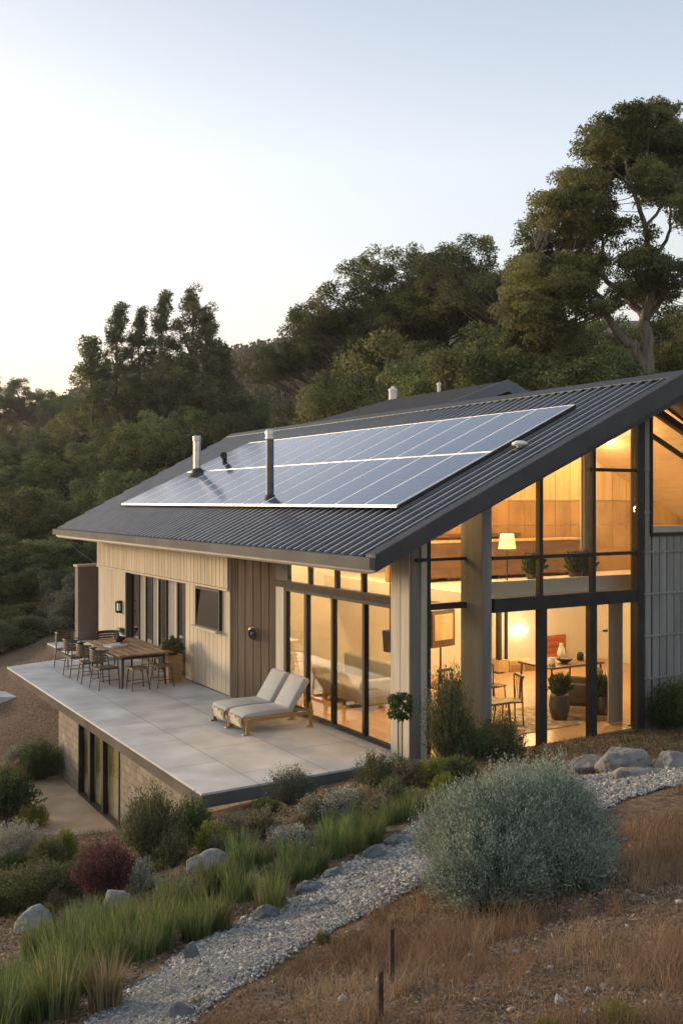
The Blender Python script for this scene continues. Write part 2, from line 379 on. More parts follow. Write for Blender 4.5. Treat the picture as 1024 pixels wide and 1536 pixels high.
keep = rng.random(170000) < np.clip(9.0/np.maximum(Q[:,1], 3), .25, 1)**1.2
Q = Q[keep & (Q[:,1] < 13.5)][:140000]
P3 = np.c_[Q, ground(Q[:,0], Q[:,1]) + .022]
rr = (rng.gamma(3, .0026, len(P3)) + .0028)*np.clip(P3[:,1]/6, .9, 1.7)
P3[:,2] -= .008
V_, F_ = pebbles(P3, rr, rng, .75, OV, OF)
gravm = island_mat('gravel_stone', [(.075,.074,.07),(.20,.195,.185),(.29,.283,.27),(.42,.41,.39)], rough=.9, trans=0)
tag(link('gravel', np_mesh('gravel', V_, F_), gravm), label='pale grey loose gravel covering the garden path', cat='gravel', kind='stuff')


# evening air: one closed box of thin haze round the whole place
xs, ys = (float(GX.min()) - 3, float(GX.max()) + 3), (float(GY.min()) - 3, float(GY.max()) + 3)
mb = MB(); mb.box(xs[0], xs[1], ys[0], ys[1], float(GZ.min()) - 1.5, max(float(GZ.max()) + 8, 40))
hm, nt, p = new_mat('evening_haze'); nt.nodes.remove(p); pv = N(nt, 'ShaderNodeVolumePrincipled'); pv.inputs['Color'].default_value = (.93,.93,.95,1); pv.inputs['Density'].default_value = .00028; pv.inputs['Anisotropy'].default_value = .4
nt.links.new(pv.outputs[0], nt.nodes['Material Output'].inputs['Volume'])
tag(mb.build('haze', hm), 'thin warm evening haze in the valley', 'haze', kind='stuff')
cy.volume_bounces = 0
# ---------------------------------------------------------------- materials of the house
M = {}
M['roof'] = mat('roof_metal', (.024,.025,.030), (.036,.037,.043), rough=.5, metal=.25, scale=1.2, rvar=.08)
M['rib'] = mat('rib_highlight_metal', (.36,.36,.38), (.44,.44,.46), rough=.3, metal=.8, scale=3)  # seam highlights put into the colour, far paler than the roof sheet
M['fascia'] = mat('dark_fascia', (.036,.036,.042), (.05,.05,.056), rough=.6, scale=2, spec=.3)
M['gutter'] = mat('gutter_metal', (.115,.11,.105), (.15,.145,.135), rough=.8, metal=.0, spec=.1, scale=1.5)
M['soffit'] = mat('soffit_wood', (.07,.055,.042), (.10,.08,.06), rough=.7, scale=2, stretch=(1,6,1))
M['siding'] = mat('cream_board', (.50,.43,.32), (.58,.51,.395), rough=.85, scale=2.2, stretch=(4,4,.4), bump=.2, bscale=14, spec=.15, isl=.11)
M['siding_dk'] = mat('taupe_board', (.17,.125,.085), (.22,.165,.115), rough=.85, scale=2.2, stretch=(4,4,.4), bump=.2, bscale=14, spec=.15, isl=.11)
M['groove'] = mat('board_gap', (.10,.085,.065), rough=.9)
M['grey_board'] = mat('grey_board', (.19,.186,.174), (.25,.245,.23), rough=.75, scale=2, stretch=(4,4,.5), bump=.15, bscale=14, isl=.09)
M['pillar'] = mat('pillar_board', (.36,.33,.275), (.45,.415,.345), rough=.7, scale=2, stretch=(4,4,.5), bump=.1, bscale=12)
M['pillar_g'] = mat('pillar_grey', (.13,.125,.113), (.17,.162,.147), rough=.7, scale=2, stretch=(4,4,.5))
M['frame'] = mat('dark_frame', (.026,.024,.023), (.036,.033,.031), rough=.65, scale=4, spec=.2)
M['bronze'] = mat('bronze_frame', (.045,.035,.028), (.062,.05,.039), rough=.75, scale=4, spec=.12)
M['glass'] = glass_mat('window_glass', (.92,.91,.88), gl=2.4)
M['glass_side'] = glass_mat('door_glass', (.84,.82,.76), gl=2.6)
M['glass_dk'] = glass_mat('dim_glass', (.45,.46,.45), gl=2.4)
M['plaster'] = mat('plaster', (.72,.68,.60), (.78,.74,.66), rough=.9, scale=1.2)
M['ply'] = mat('wood_panel', (.50,.34,.155), (.68,.49,.26), rough=.5, scale=1.6, stretch=(5,5,.45), detail=8, isl=.14)
M['ply_mid'] = mat('brown_panel', (.26,.155,.065), (.43,.275,.12), rough=.45, scale=1.3, stretch=(1.2,5,.8), detail=8)
M['ceil'] = mat('ceiling_board', (.60,.45,.28), (.68,.53,.35), rough=.7, scale=1.6, stretch=(6,1,1))
M['ply_dk'] = mat('dark_wood', (.10,.06,.035), (.17,.10,.055), rough=.5, scale=2, stretch=(1,5,5))
M['floor'] = mat('timber_floor', (.42,.27,.15), (.56,.38,.22), rough=.35, scale=1.6, stretch=(8,1,1), detail=8)
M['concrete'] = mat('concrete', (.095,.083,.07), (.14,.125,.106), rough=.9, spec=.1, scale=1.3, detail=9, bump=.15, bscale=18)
M['slab_edge'] = mat('slab_edge', (.16,.15,.14), (.22,.205,.19), rough=.8, scale=2, detail=8)
M['render'] = mat('brown_render', (.17,.135,.11), (.22,.175,.145), rough=.9, scale=1.5, bump=.2, bscale=20)
M['white'] = mat('white_paint', (.72,.71,.68), (.78,.77,.74), rough=.6, scale=3)
M['curtain'] = mat('curtain', (.55,.50,.41), (.66,.61,.51), rough=.9, scale=3, stretch=(9,9,.3))
M['steel'] = mat('galvanised_steel', (.50,.50,.50), (.62,.62,.62), rough=.38, metal=.85, scale=4)
M['steel_dk'] = mat('weathered_steel', (.08,.085,.10), (.13,.135,.15), rough=.5, metal=.4, scale=4)
M['rubber'] = mat('black_rubber', (.02,.02,.02), rough=.7)

# stone blocks of the lower wall
m, nt, p = new_mat('stone_block'); tc = N(nt, 'ShaderNodeTexCoord'); mp = N(nt, 'ShaderNodeMapping')
mp.inputs['Rotation'].default_value = (R(90), 0, R(90)); nt.links.new(tc.outputs['Object'], mp.inputs[0])
br = N(nt, 'ShaderNodeTexBrick'); br.inputs['Scale'].default_value = 1; br.inputs['Brick Width'].default_value = .38; br.inputs['Row Height'].default_value = .17; br.inputs['Mortar Size'].default_value = .012
br.inputs['Color1'].default_value = (.27,.23,.175,1); br.inputs['Color2'].default_value = (.20,.17,.13,1); br.inputs['Mortar'].default_value = (.15,.135,.11,1); br.inputs['Mortar Smooth'].default_value = .4
sp = N(nt, 'ShaderNodeSeparateXYZ'); cb = N(nt, 'ShaderNodeCombineXYZ'); nt.links.new(tc.outputs['Object'], sp.inputs[0]); nt.links.new(sp.outputs[1], cb.inputs[0]); nt.links.new(sp.outputs[2], cb.inputs[1])
nt.links.new(cb.outputs[0], br.inputs['Vector'])
nz = N(nt, 'ShaderNodeTexNoise'); nz.inputs['Scale'].default_value = 6; nz.inputs['Detail'].default_value = 8; nt.links.new(tc.outputs['Object'], nz.inputs['Vector'])
mx = N(nt, 'ShaderNodeMix', data_type='RGBA', blend_type='OVERLAY'); mx.inputs[0].default_value = .55; nt.links.new(br.outputs[0], mx.inputs[6]); nt.links.new(nz.outputs[0], mx.inputs[7]); nt.links.new(mx.outputs[2], p.inputs['Base Color'])
bp = N(nt, 'ShaderNodeBump'); bp.inputs['Strength'].default_value = .5; bp.inputs['Distance'].default_value = .03; nt.links.new(br.outputs[1], bp.inputs['Height']); bp.invert = True
nt.links.new(bp.outputs[0], p.inputs['Normal']); p.inputs['Roughness'].default_value = .9; M['stone'] = m
# large terrace tiles
m, nt, p = new_mat('terrace_tile'); tc = N(nt, 'ShaderNodeTexCoord')
br = N(nt, 'ShaderNodeTexBrick'); br.inputs['Scale'].default_value = 1; br.inputs['Brick Width'].default_value = 1.6; br.inputs['Row Height'].default_value = 1.2; br.inputs['Mortar Size'].default_value = .011; br.offset = .5
br.inputs['Color1'].default_value = (.42,.425,.43,1); br.inputs['Color2'].default_value = (.465,.47,.475,1); br.inputs['Mortar'].default_value = (.26,.263,.27,1)
mp = N(nt, 'ShaderNodeMapping'); mp.inputs['Rotation'].default_value = (0,0,R(90)); mp.inputs['Location'].default_value = (.1,.35,0); nt.links.new(tc.outputs['Object'], mp.inputs[0]); nt.links.new(mp.outputs[0], br.inputs['Vector'])
nz = N(nt, 'ShaderNodeTexNoise'); nz.inputs['Scale'].default_value = 1.4; nz.inputs['Detail'].default_value = 9; nt.links.new(tc.outputs['Object'], nz.inputs['Vector'])
mx = N(nt, 'ShaderNodeMix', data_type='RGBA', blend_type='OVERLAY'); mx.inputs[0].default_value = .6; nt.links.new(br.outputs[0], mx.inputs[6]); nt.links.new(nz.outputs[0], mx.inputs[7]); nt.links.new(mx.outputs[2], p.inputs['Base Color'])
mr = N(nt, 'ShaderNodeMapRange'); mr.inputs['To Min'].default_value = .45; mr.inputs['To Max'].default_value = .75; nt.links.new(nz.outputs[0], mr.inputs[0]); nt.links.new(mr.outputs[0], p.inputs['Roughness'])
M['tile'] = m

house = empty('house', H(0,0,0), ANG, 'long hillside house with black ribbed metal roof and a glowing glass gable', 'house')
def hp(mb, name, m, par=None, bevel=0, smooth=False): return mb.build(name, M[m] if isinstance(m, str) else m, par or house, bevel, smooth)

# ---------------------------------------------------------------- roof
VE, ZE, SL = -1.473, 3.283, .462           # eave line and slope of the top sheet
VR = 5.25; ZR = ZE + SL*(VR - VE)          # ridge
V2 = VR + (VR - VE)                        # far eave
UF, TH = -.8, .2
def zr(v): return ZE + SL*(v - VE) if v <= VR else ZR - SL*(v - VR)
def uend(v): return 15.95 + (v - VE)/(VR - VE)*2.5 if v <= VR else 18.45 - (v - VR)/(VR - VE)*2.0
mb = MB()
mb.hexa([(VE,UF,ZE-TH),(VR,UF,ZR-TH),(VR,uend(VR),ZR-TH),(VE,uend(VE),ZE-TH)], [(VE,UF,ZE),(VR,UF,ZR),(VR,uend(VR),ZR),(VE,uend(VE),ZE)])
mb.hexa([(VR,UF,ZR-TH),(V2,UF,ZE-TH),(V2,uend(V2),ZE-TH),(VR,uend(VR),ZR-TH)], [(VR,UF,ZR),(V2,UF,ZE),(V2,uend(V2),ZE),(VR,uend(VR),ZR)])
roof = hp(mb, 'roof', 'roof')
mb = MB(); u = UF + .34
while u < 18.3:                              # standing seams
    v0 = VE if u < uend(VE) else VE + (u - 15.95)/2.5*(VR - VE) + .05
    mb.beam((v0 - .01,u,zr(v0) + .018), (VR,u,ZR + .018), .036, .05)
    if u < 16.3: mb.beam((VR,u,ZR + .018), (V2,u,ZE + .018), .036, .05)
    u += .25
hp(mb, 'seam', 'rib', roof)
mb = MB(); mb.prism([(VR-.22,ZR-.22*SL+.05),(VR,ZR+.075),(VR+.22,ZR-.22*SL+.05),(VR+.22,ZR-.22*SL+.03),(VR,ZR+.05),(VR-.22,ZR-.22*SL+.03)], 1, UF-.02, 18.4); hp(mb, 'ridge_cap', 'roof', roof)
mb = MB()
for s0, s1, z0, z1 in ((VE,VR,ZE,ZR),(VR,V2,ZR,ZE)):   # verge flashing
    mb.hexa([(s0,UF-.03,z0+.003),(s1,UF-.03,z1+.003),(s1,UF+.2,z1+.003),(s0,UF+.2,z0+.003)], [(s0,UF-.03,z0+.055),(s1,UF-.03,z1+.055),(s1,UF+.2,z1+.055),(s0,UF+.2,z0+.055)])
hp(mb, 'verge_flashing', 'fascia', roof)
mb = MB()                                   # barge boards: an outer board and a deeper one set back
for s0, s1, z0, z1 in ((VE,VR,ZE,ZR),(VR,V2,ZR,ZE)):
    d0, d1 = (.20,.31) if s1 == VR else (.31,.2)
    mb.hexa([(s0,UF-.05,z0-d0),(s1,UF-.05,z1-d1),(s1,UF-.002,z1-d1),(s0,UF-.002,z0-d0)], [(s0,UF-.05,z0+.05),(s1,UF-.05,z1+.05),(s1,UF-.002,z1+.05),(s0,UF-.002,z0+.05)])
hp(mb, 'barge_board', 'fascia', roof)
mb = MB()
for s0, s1, z0, z1 in ((VE+.02,VR,ZE,ZR),(VR,V2-.02,ZR,ZE)):
    d0, d1 = (.22,.46) if s1 == VR else (.46,.22)
    mb.hexa([(s0,UF+.07,z0-d0),(s1,UF+.07,z1-d1),(s1,UF+.13,z1-d1),(s0,UF+.13,z0-d0)], [(s0,UF+.07,z0-TH-.002),(s1,UF+.07,z1-TH-.002),(s1,UF+.13,z1-TH-.002),(s0,UF+.13,z0-TH-.002)])
hp(mb, 'inner_barge_board', 'fascia', roof)
mb = MB(); mb.box(VE-.10,VE-.005,UF-.05,15.98,ZE-.145,ZE+.012); mb.box(VE-.085,VE-.02,UF-.03,15.96,ZE+.013,ZE+.016)
hp(mb, 'gutter', 'gutter', roof, .012)
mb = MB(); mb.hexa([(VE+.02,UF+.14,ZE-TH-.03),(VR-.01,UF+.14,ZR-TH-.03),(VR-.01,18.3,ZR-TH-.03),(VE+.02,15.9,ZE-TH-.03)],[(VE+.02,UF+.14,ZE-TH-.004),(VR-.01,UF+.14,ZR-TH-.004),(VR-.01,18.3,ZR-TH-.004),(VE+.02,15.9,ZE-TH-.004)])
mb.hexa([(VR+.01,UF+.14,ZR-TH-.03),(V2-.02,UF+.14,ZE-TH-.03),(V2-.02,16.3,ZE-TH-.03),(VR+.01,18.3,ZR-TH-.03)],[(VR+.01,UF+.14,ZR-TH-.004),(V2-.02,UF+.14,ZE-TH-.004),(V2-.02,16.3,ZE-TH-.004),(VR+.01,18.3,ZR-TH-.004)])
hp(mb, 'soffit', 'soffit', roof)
def zs(v): return zr(v) - TH - .035         # underside of the roof

# ---------------------------------------------------------------- boarded side towards the terrace
VB, UA, UB, UEND = -.46, 6.16, 4.92, 15.1
def boards(mb, u0, u1, z0, z1, v, t, w=.2, gap=.014):
    n = max(1, round((u1 - u0)/w)); w = (u1 - u0)/n
    for i in range(n):
        mb.box(v - t, v, u0 + i*w + gap/2, u0 + (i+1)*w - gap/2, z0(u0 + i*w) if callable(z0) else z0, z1)
mb = MB(); mb.box(VB, VB+.12, UA, 8.57, 0, 2.2); mb.box(VB, VB+.12, 12.75, UEND, 0, 2.2); mb.box(VB, VB+.12, UA, UEND, 2.2, zs(VB)); mb.box(VB+.12, 5, UEND-.12, UEND, -.3, 3.2)
hp(mb, 'wall_core', 'groove')
mb = MB(); boards(mb, UA, UEND, 2.27, zs(VB)-.03, VB-.052, .028); hp(mb, 'upper_siding', 'siding', bevel=.004)
mb = MB(); mb.box(VB-.05, VB-.002, UA, UEND, 2.285, zs(VB)-.04); hp(mb, 'siding_backing', 'groove')
mb = MB(); mb.box(VB-.09, VB-.001, UA-.005, UEND, 2.215, 2.262); hp(mb, 'drip_trim', 'siding')
WU0, WU1, WZ0, WZ1 = 6.58, 7.83, 1.36, 2.15
mb = MB(); boards(mb, UA+.012, WU0-.02, .02, 2.205, VB-.003, .028, .19); boards(mb, WU0-.02, WU1+.02, .02, WZ0-.06, VB-.003, .028, .2); boards(mb, WU1+.02, 8.56, .02, 2.205, VB-.003, .028, .21); hp(mb, 'lower_siding', 'siding', bevel=.004)
mb = MB(); boards(mb, 12.76, UEND, .02, 2.205, VB-.003, .028, .2); hp(mb, 'lower_siding', 'siding', bevel=.004)
mb = MB(); mb.box(VB-.04, VB+.02, UA-.03, UA+.01, 0, 3.5); hp(mb, 'corner_trim', 'siding')
# angled return wall
A0, B0 = Vector((VB+.004, UA-.002, 0)), Vector((0, UB, 0)); d = (B0 - A0); L = d.length; d.normalize(); nrm = Vector((d.y, -d.x, 0)); nrm = -nrm if nrm.y > 0 else nrm
mb = MB(); mb.hexa([A0, B0, B0 - nrm*.1, A0 - nrm*.1], [Vector((p.x,p.y,zs(p.x)-.01)) for p in (A0, B0, B0 - nrm*.1, A0 - nrm*.1)]); hp(mb, 'return_wall_core', 'groove')
mb = MB()
for i in range(6):
    a, b = A0 + d*(L*i/6 + .008), A0 + d*(L*(i+1)/6 - .008)
    q = [a + nrm*.002, b + nrm*.002, b + nrm*.03, a + nrm*.03]
    mb.hexa([p + Vector((0,0,.01)) for p in q], [Vector((p.x,p.y,zs(p.x)-.02)) for p in q])
hp(mb, 'return_wall', 'siding_dk', bevel=.004)
mb = MB(); q = [B0 - d*.02 + nrm*.002, B0 + d*.10 + nrm*.002, B0 + d*.10 + nrm*.05, B0 - d*.02 + nrm*.05]
mb.box(-.06, .06, 4.56, 4.90, 0, 2.40); hp(mb, 'door_post', 'pillar', bevel=.006)
# recess with curtains and dark sliding panes
mb = MB(); mb.box(VB+.02, VB+.30, 8.57, 12.75, -.02, .03); mb.box(VB+.30, VB+.34, 8.5, 12.8, 0, 2.25); hp(mb, 'recess', 'siding_dk')
fr = MB(); gl = MB(); ct = MB()
for px0, px1, kind in ((271,281,'p'),(261,271,'g'),(246,261,'c'),(233,245,'g'),(224,233,'c'),(214,224,'g'),(205,213,'c'),(192,204,'g')):
    a, b = hv(px0, 950, VB)[0], hv(px1, 950, VB)[0]; a, b = min(a, b), max(a, b)
    if kind == 'p': fr.box(VB+.05, VB+.2, a, b, .03, 2.19)
    elif kind == 'g':
        gl.box(VB+.10, VB+.112, a+.03, b-.03, .06, 2.17)
        for x in (a, b-.035): fr.box(VB+.08, VB+.14, x, x+.035, .03, 2.19)
        fr.box(VB+.08, VB+.14, a+.035, b-.035, 2.15, 2.19); fr.box(VB+.08, VB+.14, a+.035, b-.035, .03, .07)
    else:
        n = 10
        pts = [(VB+.12+.03*math.sin(k*1.9), a + (b-a)*k/n) for k in range(n+1)]
        for k in range(n):
            (x0,y0),(x1,y1) = pts[k], pts[k+1]
            ct.hexa([(x0,y0,.04),(x1,y1,.04),(x1+.012,y1,.04),(x0+.012,y0,.04)], [(x0,y0,2.18),(x1,y1,2.18),(x1+.012,y1,2.18),(x0+.012,y0,2.18)])
sdoor = hp(fr, 'sliding_door', 'bronze'); hp(gl, 'pane', 'glass_dk', sdoor); hp(ct, 'curtain', 'curtain')
# square window on the boards
fr = MB()
fr.box(VB-.10, VB+.02, WU0-.05, WU0, WZ0-.02, WZ1+.05); fr.box(VB-.09, VB+.02, WU1, WU1+.04, WZ0-.02, WZ1+.05); fr.box(VB-.09, VB+.02, WU0, WU1, WZ1, WZ1+.05)
win = hp(fr, 'window', 'frame', bevel=.004)
mb = MB(); mb.box(VB-.19, VB+.02, WU0-.06, WU1+.06, WZ0-.075, WZ0-.022); hp(mb, 'sill', 'siding', win, .006)
mb = MB(); mb.hexa([(VB-.085,WU0+.001,WZ0-.02),(VB-.085,WU1-.001,WZ0-.02),(VB-.075,WU1-.001,WZ0-.02),(VB-.075,WU0+.001,WZ0-.02)], [(VB-.022,WU0+.001,WZ1-.002),(VB-.022,WU1-.001,WZ1-.002),(VB-.012,WU1-.001,WZ1-.002),(VB-.012,WU0+.001,WZ1-.002)])
mm, nt_, p_ = new_mat('mirror_pane'); p_.inputs['Base Color'].default_value = (.03,.026,.02,1); p_.inputs['IOR'].default_value = 2.6; p_.inputs['Roughness'].default_value = .03
hp(mb, 'pane', mm, win)

# ---------------------------------------------------------------- glazed side doors (v = 0)
DU = [hv(px, 950, 0)[0] for px in (430.5, 461, 501, 548, 592)]          # mullion lines
U0 = DU[-1]
fr = MB()
for i, u_ in enumerate(DU):
    w = .11 if i in (0, 1) else .075
    fr.box(-.05, .05, u_ - w/2, u_ + w/2, .06, 2.40)
fr.box(-.055, .055, U0-.04, 4.57, 0, .06); fr.box(-.05, .05, U0, 4.56, 2.33, 2.398)
door = hp(fr, 'glass_door', 'frame', bevel=.005)
for a, b in zip(DU[1:], DU[:-1]):
    mb = MB(); mb.box(-.006, .006, a + .03, b - .03, .05, 2.34); hp(mb, 'pane', 'glass_side', door)
mb = MB(); mb.box(-.09, .06, U0-.05, 4.93, 2.40, 2.52); hp(mb, 'door_beam', 'bronze', bevel=.006)
fr = MB()
CU = [hv(px, 850, 0)[0] for px in (433, 466, 506, 546, 592)]
fr.box(-.045, .045, U0-.05, 4.45, 2.52, 2.53)
for u_ in CU: fr.box(-.045, .045, u_ - .035, u_ + .035, 2.53, zs(0) - .01)
fr.box(-.04, .04, 4.45, 4.93, 2.52, zs(0) - .01)
cl = hp(fr, 'clerestory_window', 'frame')
for a, b in zip(CU[1:], CU[:-1]):
    mb = MB(); mb.box(-.006, .006, a + .03, b - .03, 2.521, zs(0) - .02); hp(mb, 'pane', 'glass', cl)
# corner pillar: boarded side, grey front, pale trim
mb = MB(); mb.box(-.1, .10, .50, .77, -.2, zs(-.1)-.01); mb.box(-.1, .1, .25, .49, -.2, zs(-.1)-.01); hp(mb, 'corner_pillar', 'pillar', bevel=.008)
mb = MB(); mb.box(-.075, .10, .228, .249, -.2, zs(-.1)-.01); hp(mb, 'pillar_front', 'pillar_g')
mb = MB(); mb.box(.101, .22, .20, .6, -.2, zs(.1)-.01); hp(mb, 'pillar_trim', 'pillar', bevel=.006)

# ---------------------------------------------------------------- glazed gable: narrow bay (u=.25) and main bay (u=-.15)
def sloped(mb, v0, v1, u0, u1, z0, dz=.0):      # upright slab whose top follows the roof underside
    mb.hexa([(v0,u0,z0),(v1,u0,z0),(v1,u1,z0),(v0,u1,z0)], [(v0,u0,zs(v0)-dz),(v1,u0,zs(v1)-dz),(v1,u1,zs(v1)-dz),(v0,u1,zs(v0)-dz)])
UN = .25
n0, n1 = hu(641, 900, UN)[0], hu(711, 900, UN)[0]
fr = MB(); sloped(fr, n0-.055, n0+.03, UN-.05, UN+.05, -.12); sloped(fr, n1-.03, n1+.03, UN-.05, UN+.05, -.12)
z1 = hu(680, 908, UN)[1]; z2 = hu(680, 838, UN)[1]
fr.box(n0+.03, n1-.03, UN-.05, UN+.05, z1-.05, z1+.05); fr.box(n0+.03, n1-.03, UN-.045, UN+.045, z2-.025, z2+.025); fr.box(n0+.03, n1-.03, UN-.05, UN+.05, -.12, -.04)
bay = hp(fr, 'narrow_gable_window', 'frame', bevel=.004)
mb = MB(); mb.box(n0+.02, n1-.02, UN-.006, UN+.006, -.05, z1-.04); hp(mb, 'pane', 'glass', bay)
mb = MB(); mb.box(n0+.02, n1-.02, UN-.006, UN+.006, z1+.04, z2-.02); hp(mb, 'pane', 'glass', bay)
mb = MB(); sloped(mb, n0+.02, n1-.02, UN-.006, UN+.006, z2+.02); hp(mb, 'pane', 'glass', bay)
UM = -.15
c0, c1 = hu(723, 900, -.2)[0], hu(737, 900, -.2)[0]
mb = MB(); sloped(mb, c0, c1, -.2, UN+.1, -.25, .01); hp(mb, 'gable_column', 'pillar_g', bevel=.006)
mb = MB(); sloped(mb, n1+.031, c0-.001, UN-.02, UN+.1, -.25, .012); hp(mb, 'column_flank', 'pillar_g')
mv = [hu(737, 900, UM)[0], hu(808.5, 900, UM)[0], hu(887.7, 900, UM)[0], hu(951, 900, UM)[0], hu(959, 900, UM)[0]]
lv = [mv[0], hu(811, 1000, UM)[0], hu(886, 1000, UM)[0], mv[3]]
ZB0, ZB1, ZT0, ZT1 = 2.28, 2.51, 3.14, 3.20
fr = MB()
sloped(fr, mv[3], mv[4]+.03, UM-.08, UM+.06, -.25, .012)
for v_ in mv[1:3]: sloped(fr, v_ - .04, v_ + .04, UM-.05, UM+.05, ZB1, .012)
for v_ in lv[1:3]: fr.box(v_ - .085, v_ + .085, UM-.06, UM+.05, -.15, ZB0)
fr.box(mv[0], mv[3], UM-.07, UM+.06, ZB0, ZB1)
for a, b in zip(mv[:3], mv[1:4]): fr.box(a + .04 if a != mv[0] else a, b - .04 if b != mv[3] else b, UM-.045, UM+.045, ZT0, ZT1)
zt = hu(955, 706, UM)[1]
fr.box(mv[2]-.1, mv[2]-.04, UM-.04, UM+.04, zt-.03, zt+.03); fr.box(mv[2]+.04, mv[3], UM-.04, UM+.04, zt-.03, zt+.03)
for a, b in zip(lv[:3], lv[1:4]): fr.box(a + (.085 if a != lv[0] else 0), b - (.085 if b != lv[3] else 0), UM-.055, UM+.045, -.2, -.04)
gw = hp(fr, 'gable_window', 'frame', bevel=.004)
for a, b in zip(lv[:3], lv[1:4]): mb = MB(); mb.box(a + (.07 if a != lv[0] else .002), b - (.07 if b != lv[3] else .002), UM-.006, UM+.006, -.06, ZB0+.01); hp(mb, 'pane', 'glass', gw)
for a, b in zip(mv[:3], mv[1:4]):
    e0, e1 = a + (.03 if a != mv[0] else .002), b - (.03 if b != mv[3] else .002)
    mb = MB(); mb.box(e0, e1, UM-.006, UM+.006, ZB1-.01, ZT0+.01); hp(mb, 'pane', 'glass', gw)
    mb = MB(); sloped(mb, e0, e1, UM-.006, UM+.006, ZT1-.01, .01); hp(mb, 'pane', 'glass', gw)
# thin bar running on across the bays
mb = MB(); mb.box(-.02, n0-.056, UN-.09, UN-.055, z2-.02, z2+.03); hp(mb, 'tie_bar', 'frame')

# ---------------------------------------------------------------- boarded right half of the gable
VG = mv[4] + .031; WV0 = hu(976, 750, -.06)[0]; WVZ0 = 3.52; VEND = 11.2
mb = MB(); sloped(mb, VG, WV0, -.03, .1, -.3, .012); mb.box(WV0, VEND, -.03, .1, -.3, WVZ0); sloped(mb, 7.3, VEND, -.03, .1, WVZ0, .012); hp(mb, 'gable_core', 'groove')
zseam = [.06, .83, 1.61, 2.39, 3.165, 3.9, 4.7, 5.9]
mb = MB()
k = VG
while k < 9.5:
    b = min(k + .2, 9.5)
    for z0, z1_ in zip([-.3] + zseam[:-1], zseam):
        if k < WV0 - .01:
            bb = min(b, WV0); top = min(z1_ - .012, zs(k) - .03)
            if top > z0 + .05: mb.box(k + .011, bb - .011, -.06, -.032, z0 + .012, top)
        elif z0 < WVZ0 - .1: mb.box(k + .011, b - .011, -.06, -.032, z0 + .012, min(z1_ - .012, WVZ0 - .06))
    k = b
hp(mb, 'gable_siding', 'grey_board', bevel=.003)
mb = MB()
for z0 in zseam[:-3]: mb.box(VG, 9.5, -.085, -.061, z0 - .018, z0 + .018)
mb.box(VG, WV0, -.075, -.061, 3.9-.015, 3.9+.015); mb.box(VG, WV0, -.075, -.061, 4.7-.015, 4.7+.015)
hp(mb, 'horizontal_batten', 'grey_board')
fr = MB(); mb2 = MB()
def sl2(mb, v0, v1, u0, u1, o0, o1): mb.hexa([(v0,u0,zs(v0)-o0),(v1,u0,zs(v1)-o0),(v1,u1,zs(v1)-o0),(v0,u1,zs(v0)-o0)], [(v0,u0,zs(v0)-o1),(v1,u0,zs(v1)-o1),(v1,u1,zs(v1)-o1),(v0,u1,zs(v0)-o1)])
fr.box(WV0-.04, WV0+.005, -.1, .05, WVZ0-.06, zs(WV0)-.16); fr.box(WV0+.005, 7.3, -.1, .05, WVZ0-.06, WVZ0-.01)
sl2(fr, WV0+.006, 7.3, -.09, .04, .34, .2); sl2(fr, WV0+.006, 7.3, -.07, .03, .80, .74)
uw = hp(fr, 'upper_gable_window', 'bronze')
sl2(mb2, WV0+.006, 7.29, -.02, -.01, 2.9, .34)
mb2 = MB(); mb2.hexa([(WV0+.006,-.02,WVZ0-.009),(7.29,-.02,WVZ0-.009),(7.29,-.01,WVZ0-.009),(WV0+.006,-.01,WVZ0-.009)], [(WV0+.006,-.02,zs(WV0)-.34),(7.29,-.02,zs(7.29)-.34),(7.29,-.01,zs(7.29)-.34),(WV0+.006,-.01,zs(WV0)-.34)])
hp(mb2, 'pane', 'glass', uw)
mb = MB(); mb.box(WV0+.006, 7.29, .0, .1, WVZ0-.008, WVZ0+.12); hp(mb, 'inner_sill', 'white', uw)

# ---------------------------------------------------------------- inside
mb = MB(); mb.box(.05, 11, .12, 6.0, -.2, -.03); mb.box(.05, 4.7, UM+.06, .119, -.2, -.03); mb.box(.05,11,6.0,15,-.2,-.035); hp(mb, 'interior_floor', 'floor')
mb = MB()
mb.box(.05, 11, 6.0, 6.12, -.03, 3.3); mb.box(11, 11.12, .12, 6.12, -.03, 3.3); mb.box(10, 10.12, .12, 6, -.03, 2.25)
mb.prism([(.06,3.301),(10.9,3.301),(10.9,zs(10.9)-.01),(VR,zs(VR)-.01),(.06,zs(.06)-.01)], 1, 6.0, 6.12)
hp(mb, 'interior_wall', 'plaster')
mb = MB(); mb.box(1.7, 10.98, .35, 5.98, 2.26, 2.48); hp(mb, 'gallery_floor', 'plaster')
mb = MB()
for i in range(20):
    a = 1.75 + i*.455
    mb.hexa([(a,3.6,4.12),(a+.44,3.6,4.12),(a+.44,3.66,4.12),(a,3.66,4.12)], [(a,3.6,zs(a)-.03),(a+.44,3.6,zs(a+.44)-.03),(a+.44,3.66,zs(a+.44)-.03),(a,3.66,zs(a)-.03)])
hp(mb, 'timber_partition', 'ply')
mb = MB()
for i in range(20):
    a = 1.75 + i*.455
    for k in range(3): mb.box(a, a+.447, 3.6, 3.66, 2.48 + k*.545, 2.48 + k*.545 + .538)
hp(mb, 'partition_base', 'ply_mid')
mb = MB()
for v_, z_ in ((1.75,4.25),): mb.box(1.75, 4.4, 3.45, 3.6, 4.1, 4.2)
mb.box(1.75, 5.2, 3.50, 3.6, 3.35, 3.42)
hp(mb, 'shelf_rail', 'ply_dk')
mb = MB()
